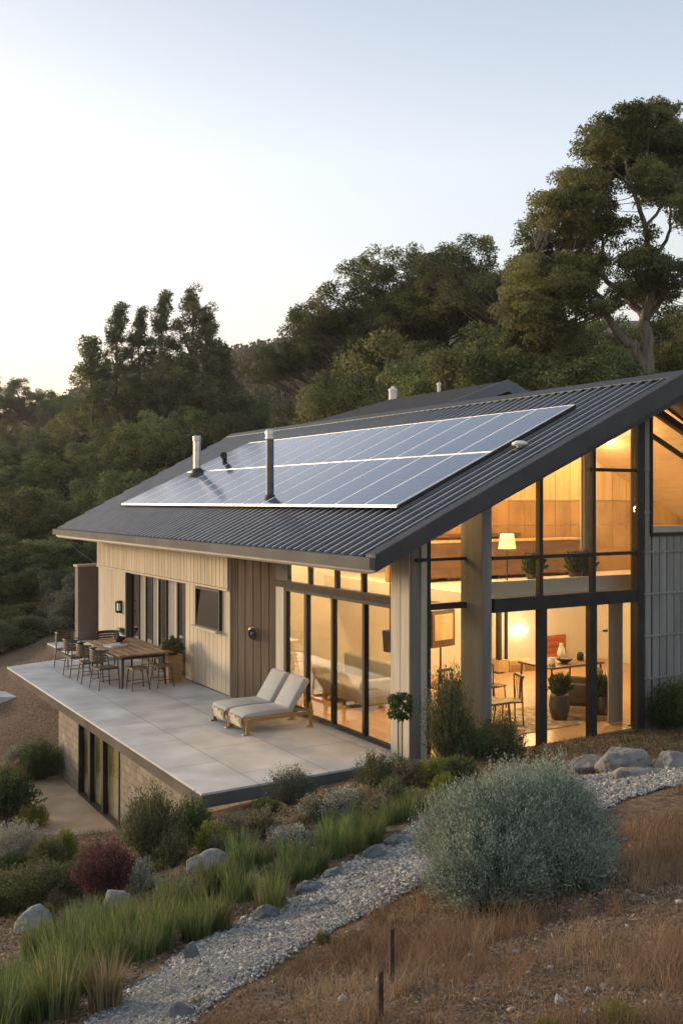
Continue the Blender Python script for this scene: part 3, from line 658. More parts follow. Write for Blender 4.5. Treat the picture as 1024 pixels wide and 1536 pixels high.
for a_, b_ in ((.06, VR), (VR, 10.9)):
    mb.hexa([(a_,.12,zs(a_)-.05),(b_,.12,zs(b_)-.05),(b_,5.98,zs(b_)-.05),(a_,5.98,zs(a_)-.05)], [(a_,.12,zs(a_)-.012),(b_,.12,zs(b_)-.012),(b_,5.98,zs(b_)-.012),(a_,5.98,zs(a_)-.012)])
hp(mb, 'ceiling', 'ceil')
mb = MB(); mb.box(1.72, 8.9, .42, .52, 2.48, 2.72); hp(mb, 'gallery_parapet', 'plaster')

# ---------------------------------------------------------------- lower storey under the terrace
VLW = -2.2
la, lb = 8.1, 11.2
mb = MB(); mb.box(VLW, -1.9, .8, la, -3.3, -.21); mb.box(VLW, -1.9, lb, 13.0, -3.3, -.21); mb.box(VLW, -1.9, la, lb, -.55, -.21); mb.box(-1.9, .3, 12.7, 13.0, -3.3, -.45)
hp(mb, 'stone_wall', 'stone')
mb = MB(); mb.box(VLW+.14, -1.92, la, lb, -3.1, -.56); hp(mb, 'window_backing', 'curtain')
fr = MB(); lu = [la, hv(160, 1180, VLW)[0]-.0, hv(139, 1150, VLW)[0], lb-.45, lb]
lu = [la, hv(154.5, 1180, VLW)[0], hv(135, 1180, VLW)[0], lb]
for i, u_ in enumerate(lu): fr.box(VLW-.02, VLW+.1, max(la, u_-.07), min(lb, u_+.07), -3.0, -.56)
fr.box(VLW-.02, VLW+.1, la, lb, -3.06, -3.0); fr.box(VLW-.01, VLW+.09, la, lb, -.62, -.56)
lw = hp(fr, 'lower_window', 'frame')
for a, b in zip(lu[:3], lu[1:4]): mb = MB(); mb.box(VLW+.05, VLW+.06, a+.04, b-.04, -3.0, -.6); hp(mb, 'pane', glass_mat('lower_glass', (.92,.90,.78), gl=1.5), lw)

# rear roof volume
VH, UH, ZH, SH = 9.0, 8.3, 7.48, .36
back = empty('rear_roof_house', H(VH, UH, 0), ANG, 'smaller dark gabled roof rising behind the ridge of the main house', 'house')
W2 = 3.9
mb = MB()
mb.hexa([(-W2,0,ZH-SH*W2-.22),(0,0,ZH-.22),(0,5.8,ZH-.22),(-W2,9.5,ZH-SH*W2-.22)], [(-W2,0,ZH-SH*W2),(0,0,ZH),(0,5.8,ZH),(-W2,9.5,ZH-SH*W2)])
mb.hexa([(0,0,ZH-.22),(W2,0,ZH-SH*W2-.22),(W2,9.5,ZH-SH*W2-.22),(0,5.8,ZH-.22)], [(0,0,ZH),(W2,0,ZH-SH*W2),(W2,9.5,ZH-SH*W2),(0,5.8,ZH)])
mb.add([(0,5.8,ZH),(-W2,9.5,ZH-SH*W2),(W2,9.5,ZH-SH*W2)], [(0,1,2)])
hp(mb, 'roof', mat('rear_shingle', (.028,.028,.032), (.045,.045,.05), rough=.8, scale=6, spec=.2), back)
mb = MB()
for s in (-1, 1): mb.hexa([(0,-.06,ZH-.3),(s*W2,-.06,ZH-SH*W2-.3),(s*W2,-.003,ZH-SH*W2-.3),(0,-.003,ZH-.3)], [(0,-.06,ZH+.03),(s*W2,-.06,ZH-SH*W2+.03),(s*W2,-.003,ZH-SH*W2+.03),(0,-.003,ZH+.03)])
hp(mb, 'barge_board', mat('blue_grey_fascia', (.09,.10,.13), (.105,.115,.145), rough=.5, scale=2), back)
mb = MB(); mb.prism([(-W2+.5,4),(W2-.5,4),(W2-.5,ZH-SH*(W2-.5)-.22),(0,ZH-.22),(-W2+.5,ZH-SH*(W2-.5)-.22)], 1, .7, .85); mb.box(-W2+.5, W2-.5, .86, 9, 0, 5.5)
hp(mb, 'gable_wall', mat('ochre_board', (.17,.12,.07), (.22,.16,.09), rough=.8, scale=3), back)
# low link roof running left behind the ridge
mb = MB(); mb.hexa([(-3.7,5.9,6.05),(-2.2,5.9,6.3),(-2.2,11.2,5.9),(-3.7,10.2,5.9)], [(-3.7,5.9,6.25),(-2.2,5.9,6.55),(-2.2,11.2,6.2),(-3.7,10.2,6.15)]); hp(mb, 'link_roof', 'soffit', back)
# ---------------------------------------------------------------- terrace
ter = empty('terrace', H(0,0,0), ANG, 'wide cantilevered concrete terrace with large pale grey tiles beside the house', 'terrace')
mb = MB(); poly = [(-3.65,.27),(.049,.27),(.049,.6),(-.05,.6),(-.05,4.95),(-.48,6.2),(-.48,15.9),(-1.75,15.9),(-1.75,13.0),(-3.65,12.35)]
mb.prism(poly, 2, -.035, 0); hp(mb, 'paving', 'tile', ter, .004)
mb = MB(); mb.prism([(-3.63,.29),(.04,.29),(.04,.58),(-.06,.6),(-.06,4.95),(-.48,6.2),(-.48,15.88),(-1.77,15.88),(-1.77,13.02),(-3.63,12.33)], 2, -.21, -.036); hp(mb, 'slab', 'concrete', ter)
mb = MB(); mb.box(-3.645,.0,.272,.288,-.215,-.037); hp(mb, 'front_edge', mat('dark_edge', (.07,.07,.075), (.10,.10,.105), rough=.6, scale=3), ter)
lt = MB(); pts = [(-2.2,8.0),(-2.2,13.05),(-3.1,12.9),(-3.35,11.7),(-3.3,10.7),(-3.75,9.6),(-4.05,8.6),(-3.9,7.6),(-3.0,7.3),(-2.2,7.4)]
lt.prism(pts, 2, -3.13, -3.06)
lo = hp(lt, 'lower_patio', mat('worn_patio', (.52,.36,.22), (.66,.52,.37), rough=.75, scale=1.6, detail=9), house); lo.parent = None
lo.location = H(0,0,0); lo.rotation_euler = (0,0,ANG); tag(lo, 'worn tan concrete patio below the terrace at the lower windows', 'patio', kind='structure')
ew = empty('garden_wall', H(0,0,0), ANG, 'brown rendered end wall with a pale coping beyond the boarded house end', 'wall')
mb = MB(); mb.box(-.84,-.42,15.95,16.25,-3.4,2.16); mb.box(-.42,.3,15.95,16.25,-3.4,2.16); hp(mb, 'wall_body', 'render', ew)
mb = MB(); mb.box(-.88,.3,15.9,16.3,2.161,2.23); hp(mb, 'coping', 'siding', ew, .008)
mb = MB(); mb.tube([(-1.35,16.0,3.1),(-.9,15.7,2.65),(-.55,15.12,2.3)], .008, 5); o = hp(mb, 'stay_cable', 'steel', house); o.parent = None; o.location = H(0,0,0); o.rotation_euler = (0,0,ANG); tag(o, 'thin cable running from the eave down to the boarded wall', 'cable')

# ---------------------------------------------------------------- solar array
sa = empty('solar_array', H(0,0,0), ANG, 'large blue solar panel array of two rows on the black roof', 'solar panels')
m, nt, p = new_mat('solar_cell'); tc = N(nt, 'ShaderNodeTexCoord')
nz = N(nt, 'ShaderNodeTexNoise'); nz.inputs['Scale'].default_value = .5; nt.links.new(tc.outputs['Object'], nz.inputs['Vector'])
rp = N(nt, 'ShaderNodeValToRGB'); rp.color_ramp.elements[0].color = (.022,.050,.125,1); rp.color_ramp.elements[1].color = (.035,.07,.16,1); nt.links.new(nz.outputs[0], rp.inputs[0])
bk = N(nt, 'ShaderNodeTexBrick'); bk.offset = 0; bk.inputs['Scale'].default_value = 1; bk.inputs['Brick Width'].default_value = .158; bk.inputs['Row Height'].default_value = .158; bk.inputs['Mortar Size'].default_value = .0045; bk.inputs['Mortar'].default_value = (.10,.14,.22,1)
nt.links.new(tc.outputs['Object'], bk.inputs['Vector']); nt.links.new(rp.outputs[0], bk.inputs['Color1']); nt.links.new(rp.outputs[0], bk.inputs['Color2']); nt.links.new(bk.outputs[0], p.inputs['Base Color'])
p.inputs['Roughness'].default_value = .15; p.inputs['Specular IOR Level'].default_value = .6; p.inputs['Coat Weight'].default_value = .0; p.inputs['Coat Roughness'].default_value = .05; p.inputs['IOR'].default_value = 1.5
M['cell'] = m
M['alu'] = mat('panel_frame', (.74,.74,.75), (.82,.82,.83), rough=.4, metal=.2, scale=4)
PV0, PV1, PU0, PU1 = -.12, 3.87, .58, 14.18
def zt_(v): return zr(v) + .13
vm = (PV0 + PV1)/2
mb = MB()
for v_ in (PV0+.45, vm-.5, vm+.5, PV1-.45): mb.beam((v_,PU0+.05,zr(v_)+.085), (v_,PU1-.05,zr(v_)+.085), .05, .06)
hp(mb, 'rail', 'steel_dk', sa)
n = 14; pw = (PU1 - PU0)/n
first = None
for r_, (a, b) in enumerate(((PV0, vm-.006), (vm+.006, PV1))):
    for k in range(n):
        if first is None:
            mb = MB(); a0, b0 = 0, b - a; L_ = (b0)*1.0
            def Q(v, u, dz): return (v, u, SL*v + dz)
            mb.hexa([Q(.012,.012,-.03),Q(L_-.012,.012,-.03),Q(L_-.012,pw-.012,-.03),Q(.012,pw-.012,-.03)], [Q(.012,.012,.0),Q(L_-.012,.012,.0),Q(L_-.012,pw-.012,.0),Q(.012,pw-.012,.0)])
            pn = hp(mb, 'panel', 'cell', sa)
            mb = MB()
            for (v0,v1,u0,u1) in ((0,.018,.0,pw-.0),(L_-.018,L_,.0,pw-.0),(.0261,L_-.0261,.0,.03),(.0261,L_-.0261,pw-.03,pw-.0)):
                mb.hexa([Q(v0,u0,-.04),Q(v1,u0,-.04),Q(v1,u1,-.04),Q(v0,u1,-.04)], [Q(v0,u0,.004),Q(v1,u0,.004),Q(v1,u1,.004),Q(v0,u1,.004)])
            fm = hp(mb, 'frame', 'alu', pn)
            pn.location = (a, PU0, zt_(a)); first = (pn, fm)
        else:
            c = first[0].copy(); C.objects.link(c); c.location = (a, PU0 + k*pw, zt_(a)); c2 = first[1].copy(); C.objects.link(c2); c2.parent = c
mb = MB(); mb.hexa([(PV0+.03,PU0-.02,zr(PV0)+.04),(PV1,PU0-.02,zr(PV1)+.04),(PV1,PU0-.003,zr(PV1)+.04),(PV0+.03,PU0-.003,zr(PV0)+.04)], [(PV0+.03,PU0-.02,zr(PV0)+.125),(PV1,PU0-.02,zr(PV1)+.125),(PV1,PU0-.003,zr(PV1)+.125),(PV0+.03,PU0-.003,zr(PV0)+.125)])
hp(mb, 'edge_skirt', 'frame', sa)

# roof pipes
def flue(v, u, zb, h, r, label, m_, cap='steel'):
    t = empty('flue_pipe', H(v, u, zb), ANG, label, 'flue pipe')
    mb = MB(); mb.lathe([(r,0),(r,h*.86)], seg=20); mb.build('pipe', M[m_], t, smooth=False)
    mb = MB(); mb.lathe([(r*1.05,h*.86),(r*1.18,h*.875),(r*1.18,h*.90),(r*1.02,h*.905),(r*1.02,h*.925),(r*1.2,h*.93),(r*1.2,h*.975),(r*.9,h)], seg=20); mb.build('cap', M[cap], t)
    mb = MB(); mb.lathe([(r*2.6,-.02),(r*2.4,.03),(r*1.6,.06),(r*1.25,.14),(r*1.05,.16)], seg=14)
    for k in range(len(mb.v)):
        x, y, z = mb.v[k]; mb.v[k] = (x, y, z + SL*x*max(0, 1 - z/.18))
    mb.build('flashing', M['rubber'], t)
    return t
f1 = flue(.18, 5.62, zr(.18)+.03, 1.52, .082, 'tall dark grey flue pipe standing at the lower edge of the solar panels', 'steel_dk')
f2 = flue(1.72, 13.1, zr(1.72)+.12, 1.08, .105, 'shorter pale steel flue pipe near the far end of the solar panels', 'steel')
t = empty('roof_vent', H(2.2, .22, zr(2.2)), ANG, 'small white vent cap on the black roof beside the panel edge', 'vent')
mb = MB(); mb.lathe([(.05,-.02),(.05,.07),(.14,.09),(.13,.13),(.07,.16),(.01,.165)], seg=16); mb.build('cap', M['white'], t, smooth=True)
mb = MB(); mb.lathe([(.11,-.03),(.09,.02),(.055,.04)], seg=14); mb.build('base', M['rubber'], t)
t = empty('roof_vent', H(2.35, 12.62, zr(2.35)+.12), ANG, 'small dark elbow vent at the foot of the pale steel flue', 'vent')
mb = MB(); mb.tube([(0,0,0),(0,0,.12),(-.05,-.08,.2),(-.12,-.2,.22)], [.07,.07,.08,.1], 12); mb.build('elbow', M['rubber'], t)
t = empty('roof_vent', at(589, 599, 35.0), ANG, 'squat white capped vent on the rear dark roof', 'vent'); t.location.z -= .05
mb = MB(); mb.lathe([(.15,-.3),(.15,.34)], seg=16); mb.build('pipe', M['white'], t)
mb = MB(); mb.lathe([(.17,.34),(.17,.42),(.08,.46),(.05,.52),(.01,.53)], seg=16); mb.build('cap', M['white'], t)
t = empty('vent_pole', at(658, 609, 31.0), ANG, 'slim white vent pole on the slope of the rear roof', 'vent')
mb = MB(); mb.lathe([(.055,-.4),(.055,.68)], seg=12); mb.build('pole', M['white'], t)
mb = MB(); mb.lathe([(.075,.68),(.075,.74),(.01,.76)], seg=12); mb.build('cap', M['white'], t)

# ---------------------------------------------------------------- wall lamps on the terrace side
lp = hv(182, 910, VB-.03)
t = empty('wall_lamp', H(VB-.031, lp[0], lp[1]), ANG, 'small black box lamp on the cream boards left of the recess', 'wall lamp')
mb = MB(); mb.box(-.03,0,-.09,.09,-.17,.17); mb.box(-.14,-.03,-.08,.08,-.16,-.13); mb.box(-.14,-.03,-.08,.08,.13,.16); mb.box(-.14,-.03,.05,.08,-.13,.13); mb.build('housing', M['frame'], t)
mb = MB(); mb.box(-.11,-.035,-.06,.045,-.10,.10); mb.build('glass', M['white'], t)
q = hv(185, 945, VB-.03)
t = empty('wall_tap_box', H(VB-.031, q[0], q[1]), ANG, 'small dark bracket low on the cream boards behind the table', 'bracket')
mb = MB(); mb.prism([(0,-.14),(0,.06),(-.14,.06),(-.14,.02)], 1, -.12, .12); mb.build('bracket', M['steel_dk'], t)
tq = .516; rw = A0 + d*(L*tq) + nrm*.032
t = empty('round_wall_light', H(rw.x, rw.y, 1.387), ANG + math.atan2(nrm.y, nrm.x) + R(180), 'round black and brass light on the taupe boarded return wall', 'wall light')
mb = MB(); mb._lathe([(.02,0),(.125,0),(.13,.03),(.12,.05),(.085,.055),(.08,.035),(.01,.03)], (0,0,0), 28); mb.rot(0, R(-90), 'Y', (0,0,0)); mb.build('bezel', M['frame'], t, smooth=False)
mb = MB(); mb._lathe([(.131,.012),(.137,.015),(.137,.028),(.131,.031)], (0,0,0), 28); mb.rot(0, R(-90), 'Y', (0,0,0)); mb.build('brass_ring', mat('brass', (.45,.31,.14), (.55,.39,.18), rough=.35, metal=.9), t)
mb = MB(); mb._lathe([(.04,.035),(.045,.05),(.02,.07),(.001,.072)], (0,0,0), 20); mb.rot(0, R(-90), 'Y', (0,0,0)); mb.build('knob', M['steel_dk'], t)

# ---------------------------------------------------------------- dining table and seats on the terrace
M['teak'] = mat('weathered_teak', (.17,.085,.04), (.30,.165,.08), rough=.5, scale=2.2, stretch=(9,.8,1), detail=8)
M['iron'] = mat('black_iron', (.022,.02,.018), (.035,.03,.027), rough=.5, scale=8)
M['rattan'] = mat('rattan', (.05,.032,.018), (.14,.09,.045), rough=.7, scale=9, stretch=(1,1,14), bump=.5, bscale=30)
TV, TU = -1.62, 9.3
t = empty('dining_table', H(TV, TU, 0), ANG, 'long dark legged dining table with weathered plank top on the terrace', 'table')
mb = MB()
for i in range(6): mb.box(-.62 + i*.207, -.62 + (i+1)*.207 - .007, -1.3, 1.3, .715, .752)
mb.build('tabletop', M['teak'], t, .004)
mb = MB(); mb.box(-.5,.5,-1.1,-1.06,.62,.714); mb.box(-.5,.5,1.06,1.1,.62,.714); mb.box(-.5,-.46,-1.06,1.06,.62,.714); mb.box(.46,.5,-1.06,1.06,.62,.714); mb.build('apron', M['iron'], t)
for sx in (-1,1):
    for sy in (-1,1):
        mb = MB(); mb.tube([(sx*.47,sy*1.07,.63),(sx*.48,sy*1.09,.3),(sx*.5,sy*1.12,.0)], [.032,.028,.024], 8); mb.build('leg', M['iron'], t)
def make_chair():
    t = empty('dining_chair', (0,0,0), 0, 'rattan', 'chair', 'rattan chairs around the terrace table')
    mb = MB(); mb.box(-.23,.23,-.22,.22,.43,.47); mb.build('seat', M['rattan'], t, .01)
    mb = MB()          # curved woven back behind the seat (faces +x)
    n = 10
    for k in range(n):
        a0, a1 = R(110 + 140*k/n), R(110 + 140*(k+1)/n)
        for lo, hi in ((.62,.67),(.68,.73),(.74,.79),(.80,.85)):
            q = [(.30*math.cos(a)*1.0, .29*math.sin(a)) for a in (a0, a1)]; o_ = [(x*1.07, y*1.07) for x, y in q]
            mb.hexa([(q[0][0],q[0][1],lo),(q[1][0],q[1][1],lo),(o_[1][0],o_[1][1],lo),(o_[0][0],o_[0][1],lo)], [(q[0][0],q[0][1],hi),(q[1][0],q[1][1],hi),(o_[1][0],o_[1][1],hi),(o_[0][0],o_[0][1],hi)])
    mb.build('backrest', M['rattan'], t)
    mb = MB(); mb.tube([(.315*math.cos(R(a))*1.0,.30*math.sin(R(a)),.865) for a in range(100, 261, 10)], .015, 6); mb.tube([(.18,.245,.66),(-.05,.30,.68)], .013, 6); mb.tube([(.18,-.245,.66),(-.05,-.30,.68)], .013, 6); mb.build('back_rail', M['iron'], t)
    for sx, sy in ((1,1),(1,-1)):
        mb = MB(); mb.tube([(.18,sy*.245,.66),(.2,sy*.23,.44),(.23,sy*.25,0)], .014, 6); mb.build('leg', M['iron'], t)
    for sy in (-1,1):
        mb = MB(); mb.tube([(-.2,sy*.23,.86),(-.2,sy*.21,.44),(-.26,sy*.23,0)], .014, 6); mb.build('leg', M['iron'], t)
    mb = MB(); mb.tube([(.215,-.235,.2),(.215,.235,.2)], .008, 5); mb.tube([(-.23,-.22,.2),(-.23,.22,.2)], .008, 5); mb.tube([(.21,.235,.2),(-.23,.22,.2)], .008, 5); mb.tube([(.21,-.235,.2),(-.23,-.22,.2)], .008, 5); mb.build('stretcher', M['iron'], t)
    return t
def make_stool():
    t = empty('stool', (0,0,0), 0, 'stool', 'stool', 'backless iron stools at the terrace table')
    mb = MB(); mb.box(-.19,.19,-.19,.19,.45,.485); mb.build('seat', M['teak'], t, .012)
    for sx in (-1,1):
        for sy in (-1,1): mb = MB(); mb.tube([(sx*.15,sy*.15,.46),(sx*.2,sy*.2,0)], .013, 6); mb.build('leg', M['iron'], t)
    mb = MB()
    for a, b in (((-1,-1),(1,-1)),((1,-1),(1,1)),((1,1),(-1,1)),((-1,1),(-1,-1))): mb.tube([(a[0]*.182,a[1]*.182,.17),(b[0]*.182,b[1]*.182,.17)], .008, 5)
    mb.build('stretcher', M['iron'], t); return t
ch = make_chair()
CH = [(-2.42, 8.45, R(8), 'rattan backed chair at the near left corner of the terrace table'), (-2.46, 9.35, R(-5), 'rattan chair at the middle of the terrace table\'s outer side'), (-2.5, 10.3, R(4), 'rattan chair at the far end of the terrace table\'s outer side'),
      (-2.35, 11.55, R(-60), 'lone iron and rattan chair pulled away towards the terrace\'s far edge'), (-1.5, 11.0, R(-88), 'rattan chair at the far head of the terrace table')]
for i, (v, u, a, lb_) in enumerate(CH):
    if i == 0: ch.location = H(v, u, 0); ch.rotation_euler = (0,0,ANG + a); ch['label'] = lb_
    else: dup(ch, H(v, u, 0), ANG + a, label=lb_)
st = make_stool()
ST = [(-1.85, 7.95, 0, 'iron stool at the near head of the terrace table, left one'), (-1.28, 8.0, .1, 'iron stool at the near head of the terrace table, beside the planter'), (-.86, 9.0, 0, 'iron stool between the terrace table and the recessed doors, nearer one'), (-.84, 9.8, .1, 'iron stool between the terrace table and the recessed doors, farther one')]
for i, (v, u, a, lb_) in enumerate(ST):
    if i == 0: st.location = H(v, u, 0); st.rotation_euler = (0,0,ANG + a); st['label'] = lb_
    else: dup(st, H(v, u, 0), ANG + a, label=lb_)
def thing1(name, label, cat, loc, rz, parts, group=None):
    t = empty(name, loc, rz, label, cat, group)
    for pn_, mb, mm, *r in parts: mb.build(pn_, M[mm] if isinstance(mm, str) else mm, t, *(r or []))
    return t
mb1 = MB(); mb1.box(-.22,.22,-.15,.15,0,.02); mb2 = MB(); mb2.box(-.22,.22,-.15,-.135,.021,.05); mb2.box(-.22,.22,.135,.15,.021,.05)
thing1('serving_tray', 'pale serving tray lying on the terrace table', 'tray', H(TV-.25, TU+.1, .753), ANG+.3, [('base', mb1, 'white'), ('rim', mb2, 'white')])
mb1 = MB(); mb1.lathe([(.06,0),(.13,.05),(.16,.10),(.15,.10),(.12,.055),(.01,.02)], seg=18)
thing1('bowl', 'dark bowl on the far part of the terrace table', 'bowl', H(TV+.1, TU+.85, .753), 0, [('body', mb1, 'iron', 0, True)])
mb1 = MB(); mb1.lathe([(.05,0),(.055,.12),(.03,.19),(.025,.24),(.03,.245)], seg=14)
thing1('bottle', 'small dark bottle standing on the terrace table', 'bottle', H(TV-.05, TU+.5, .753), 0, [('body', mb1, 'frame', 0, True)])
# low counter with a grill at the far edge
t = empty('storage_box', H(-1.55, 12.35, 0), ANG, 'small pale lidded box at the far end of the terrace table', 'box')
mb = MB(); mb.box(-.24,.24,-.2,.2,0,.36); mb.build('body', M['white'], t, .01); mb = MB(); mb.box(-.26,.26,-.22,.22,.361,.41); mb.build('lid', M['white'], t, .01)
st_ = G(14, 1043); mb = MB(); mb.box(-1.6,1.1,-.45,.45,-.3,.03); o = mb.build('side_path', M['tile'], None); o.location = st_; tag(o, kind='structure')
# ---------------------------------------------------------------- two loungers
M['cushion'] = mat('grey_cushion', (.37,.38,.395), (.42,.43,.445), rough=.95, scale=4, bump=.15, bscale=60)
M['gold_wood'] = mat('honey_wood', (.30,.155,.045), (.42,.235,.08), rough=.4, scale=4, stretch=(1,6,6))
def make_lounger():
    t = empty('sun_lounger', (0,0,0), 0, 'x', 'sun lounger', 'pair of sun loungers on the terrace')
    W_ = .29                                # local x: foot 0 -> head 1.5
    mb = MB()
    for s in (-1,1): mb.beam((.02,s*W_,.25), (1.42,s*W_,.25), .05, .07)
    mb.beam((.045,-W_+.026,.25), (.045,W_-.026,.25), .05, .07); mb.beam((1.40,-W_+.026,.25), (1.40,W_-.026,.25), .05, .07); mb.beam((.72,-W_+.026,.25), (.72,W_-.026,.25), .05, .05)
    mb.build('frame', M['gold_wood'], t, .008)
    for x, h in ((.07,.29),(1.34,.44)):
        for s in (-1,1):
            mb = MB(); mb.beam((x,s*(W_+.045),0), (x,s*(W_+.045),h), .06, .045, (0,1,0)); mb.box(x-.09,x+.05,s*(W_+.045)-.035,s*(W_+.045)+.035,0,.025); mb.build('leg', M['gold_wood'], t, .01)
    mb = MB(); n = 9
    prof = [(.0,.31),(.03,.355),(.12,.375),(.5,.385),(.9,.375),(1.0,.36)]
    P_ = [(x, z) for x, z in prof] + [(1.0,.29),(.02,.29)]
    mb.prism(P_, 1, -W_+.0, W_-.0); mb.build('seat_cushion', M['cushion'], t, .03, True, 4)
    mb = MB(); P_ = [(.90,.37),(.99,.31),(1.02,.33),(1.36,.80),(1.34,.86),(1.28,.885),(1.23,.865)]
    mb.prism(P_, 1, -W_+.005, W_-.005); mb.build('back_cushion', M['cushion'], t, .03, True, 4)
    mb = MB()
    for s in (-1,1): mb.beam((1.0,s*.2,.28), (1.37,s*.2,.8), .03, .03); mb.beam((1.34,s*.2,.27),(1.28,s*.2,.66), .025, .025)
    mb.build('back_support', M['gold_wood'], t)
    mb = MB(); mb.box(-.012,.012,-W_+.03,W_-.03,.13,.30)
    mb.build('foot_panel', mat('woven_panel', (.45,.40,.30), (.16,.13,.09), rough=.8, scale=7, detail=2, lo=.48, hi=.52), t)
    return t
l1 = make_lounger(); l1.location = H(-1.70, 3.30, 0); l1.rotation_euler = (0,0,ANG); l1['label'] = 'grey cushioned lounger with honey wood legs, nearer of the pair'
dup(l1, H(-1.72, 3.99, 0), ANG, label='grey cushioned lounger farther from the camera, beside the taupe wall')

# ---------------------------------------------------------------- lamps and furniture behind the glass
WARM = (1.0,.68,.33)
def plamp(loc, e, r=.08, col=WARM):
    l = bpy.data.lights.new('lamp_light', 'POINT'); l.energy = e; l.color = col; l.shadow_soft_size = r
    o = bpy.data.objects.new('lamp_light', l); C.objects.link(o); o.location = loc; return o
M['glow'] = emit_mat('lamp_glow', (1,.72,.38), 4); M['glow2'] = emit_mat('bright_tube', (1,.80,.52), 3.5); M['shade'] = emit_mat('lit_shade', (1,.60,.24), .45)
wl = hu(781, 946, 5.9)
t = empty('wall_sconce', H(wl[0], 5.99, wl[1]), ANG, 'bright wall lamp bar on the cream back wall behind the lower left pane', 'wall lamp')
mb = MB(); mb.box(-.22,.22,-.10,-.04,-.06,.06); mb.build('tube', M['glow2'], t, .01); mb = MB(); mb.box(-.05,.05,-.039,0,-.04,.04); mb.build('bracket', M['brass'] if 'brass' in M else M['frame'], t)
plamp(H(wl[0], 5.2, wl[1]), 3.5, .2)
def downlight(v, u, z, e, lab):  # unseen fittings, added to brighten the rooms behind the glass
    t = empty('fill_light', H(v, u, z), ANG, lab, 'fill light', 'added fill lights inside the house')
    mb = MB(); mb.lathe([(.06,-.012),(.06,-.004)], seg=16); mb.build('lens', M['glow'], t)
    mb = MB(); mb.lathe([(.085,-.015),(.085,0)], seg=16); mb._lathe([(.061,-.016),(.085,-.016)], (0,0,0), 16); mb.v = mb.v; mb.build('rim', M['frame'], t)
    o = plamp(H(v, u, z - .12), e, .06)
for v, u in ((3.0,1.6),(3.0,3.8),(5.0,3.2),(6.6,1.8),(6.6,4.4)): downlight(v, u, 2.258, 31, 'added fill downlight in the ceiling under the gallery')
for v, u in ((.8,1.6),(.8,3.2),(.9,4.8)): downlight(v, u, zs(v) - .06, 42, 'added fill downlight under the sloping ceiling over the glass doors')
for v, u in ((2.9,1.9),(4.3,2.2),(5.9,1.4),(6.6,2.6),(9.9,1.0)): downlight(v, u, zs(v) - .06, 28, 'added fill downlight under the sloping gallery ceiling')
# shaded lamp on the gallery
gl_ = hu(760, 812, 1.9)
t = empty('table_lamp', H(gl_[0], 1.9, 2.48), ANG, 'lit drum shade lamp on the gallery behind the upper left pane', 'lamp')
mb = MB(); zz = gl_[1] - 2.48; mb._lathe([(.17,zz-.14),(.13,zz+.14)], (0,0,0), 24); mb.f = mb.f[:-2]; mb.build('lamp_shade', M['shade'], t)
mb = MB(); mb.tube([(0,0,.02),(0,0,zz-.05)], .015, 8); mb.lathe([(.12,0),(.12,.02),(.02,.03)], seg=18); mb.build('stand', M['frame'], t)
mb = MB(); mb.lathe([(.02,zz-.06),(.04,zz),(.02,zz+.05)], seg=12); mb.build('bulb', M['glow2'], t)
plamp(H(gl_[0], 1.9, gl_[1]), 14, .1)
# louvred cabinets
def cab(px0, px1, py0, py1, u, lab, slats):
    a, zt2 = hu(px0, py0, u); b, zb = hu(px1, py1, u)
    t = empty('louvred_cabinet', H((a+b)/2, u, zb), ANG, lab, 'cabinet', 'louvred cabinets against the back wall'); w = (b-a)/2 - .01; h = zt2 - zb
    mb = MB(); mb.box(-w,w,.03,.42,0,h); mb.build('carcass', M['ply'], t, .006)
    mb = MB()
    for k in range(slats):
        z = .05 + (h-.1)*k/slats; mb.hexa([(-w+.03,-.0,z),(w-.03,0,z),(w-.03,.029,z+.02),(-w+.03,.029,z+.02)], [(-w+.03,0,z+.012),(w-.03,0,z+.012),(w-.03,.029,z+.034),(-w+.03,.029,z+.034)])
    mb.build('louvre', M['ply_mid'], t)
    mb = MB()
    for x in (-w+.05, w-.05): mb.box(x-.02,x+.02,.05,.09,-zb-.03,-.001); mb.box(x-.02,x+.02,.34,.38,-zb-.03,-.001)
    mb.build('stand', M['iron'], t)
cab(748, 764, 991, 1033, 5.4, 'plain honey wood cabinet left of the louvred cabinets inside', 2)
cab(765, 785, 992, 1034, 5.4, 'louvred cabinet in the middle against the cream back wall', 9)
cab(786, 804, 991, 1038, 5.3, 'tall louvred cabinet nearest the dark mullion inside', 16)
# red painting
a, z1_ = hu(816, 955, 5.9); b, z0_ = hu(848, 1004, 5.9)
t = empty('painting', H((a+b)/2, 5.93, (z0_+z1_)/2), ANG, 'red and orange striped abstract canvas on the back wall', 'painting')
mb = MB(); mb.box(-(b-a)/2,(b-a)/2,-.03,.02,-(z1_-z0_)/2,(z1_-z0_)/2); mb.build('canvas', mat('red_paint', (.22,.03,.015), (.55,.16,.06), rough=.8, scale=1.4, stretch=(1,1,6), detail=5), t)
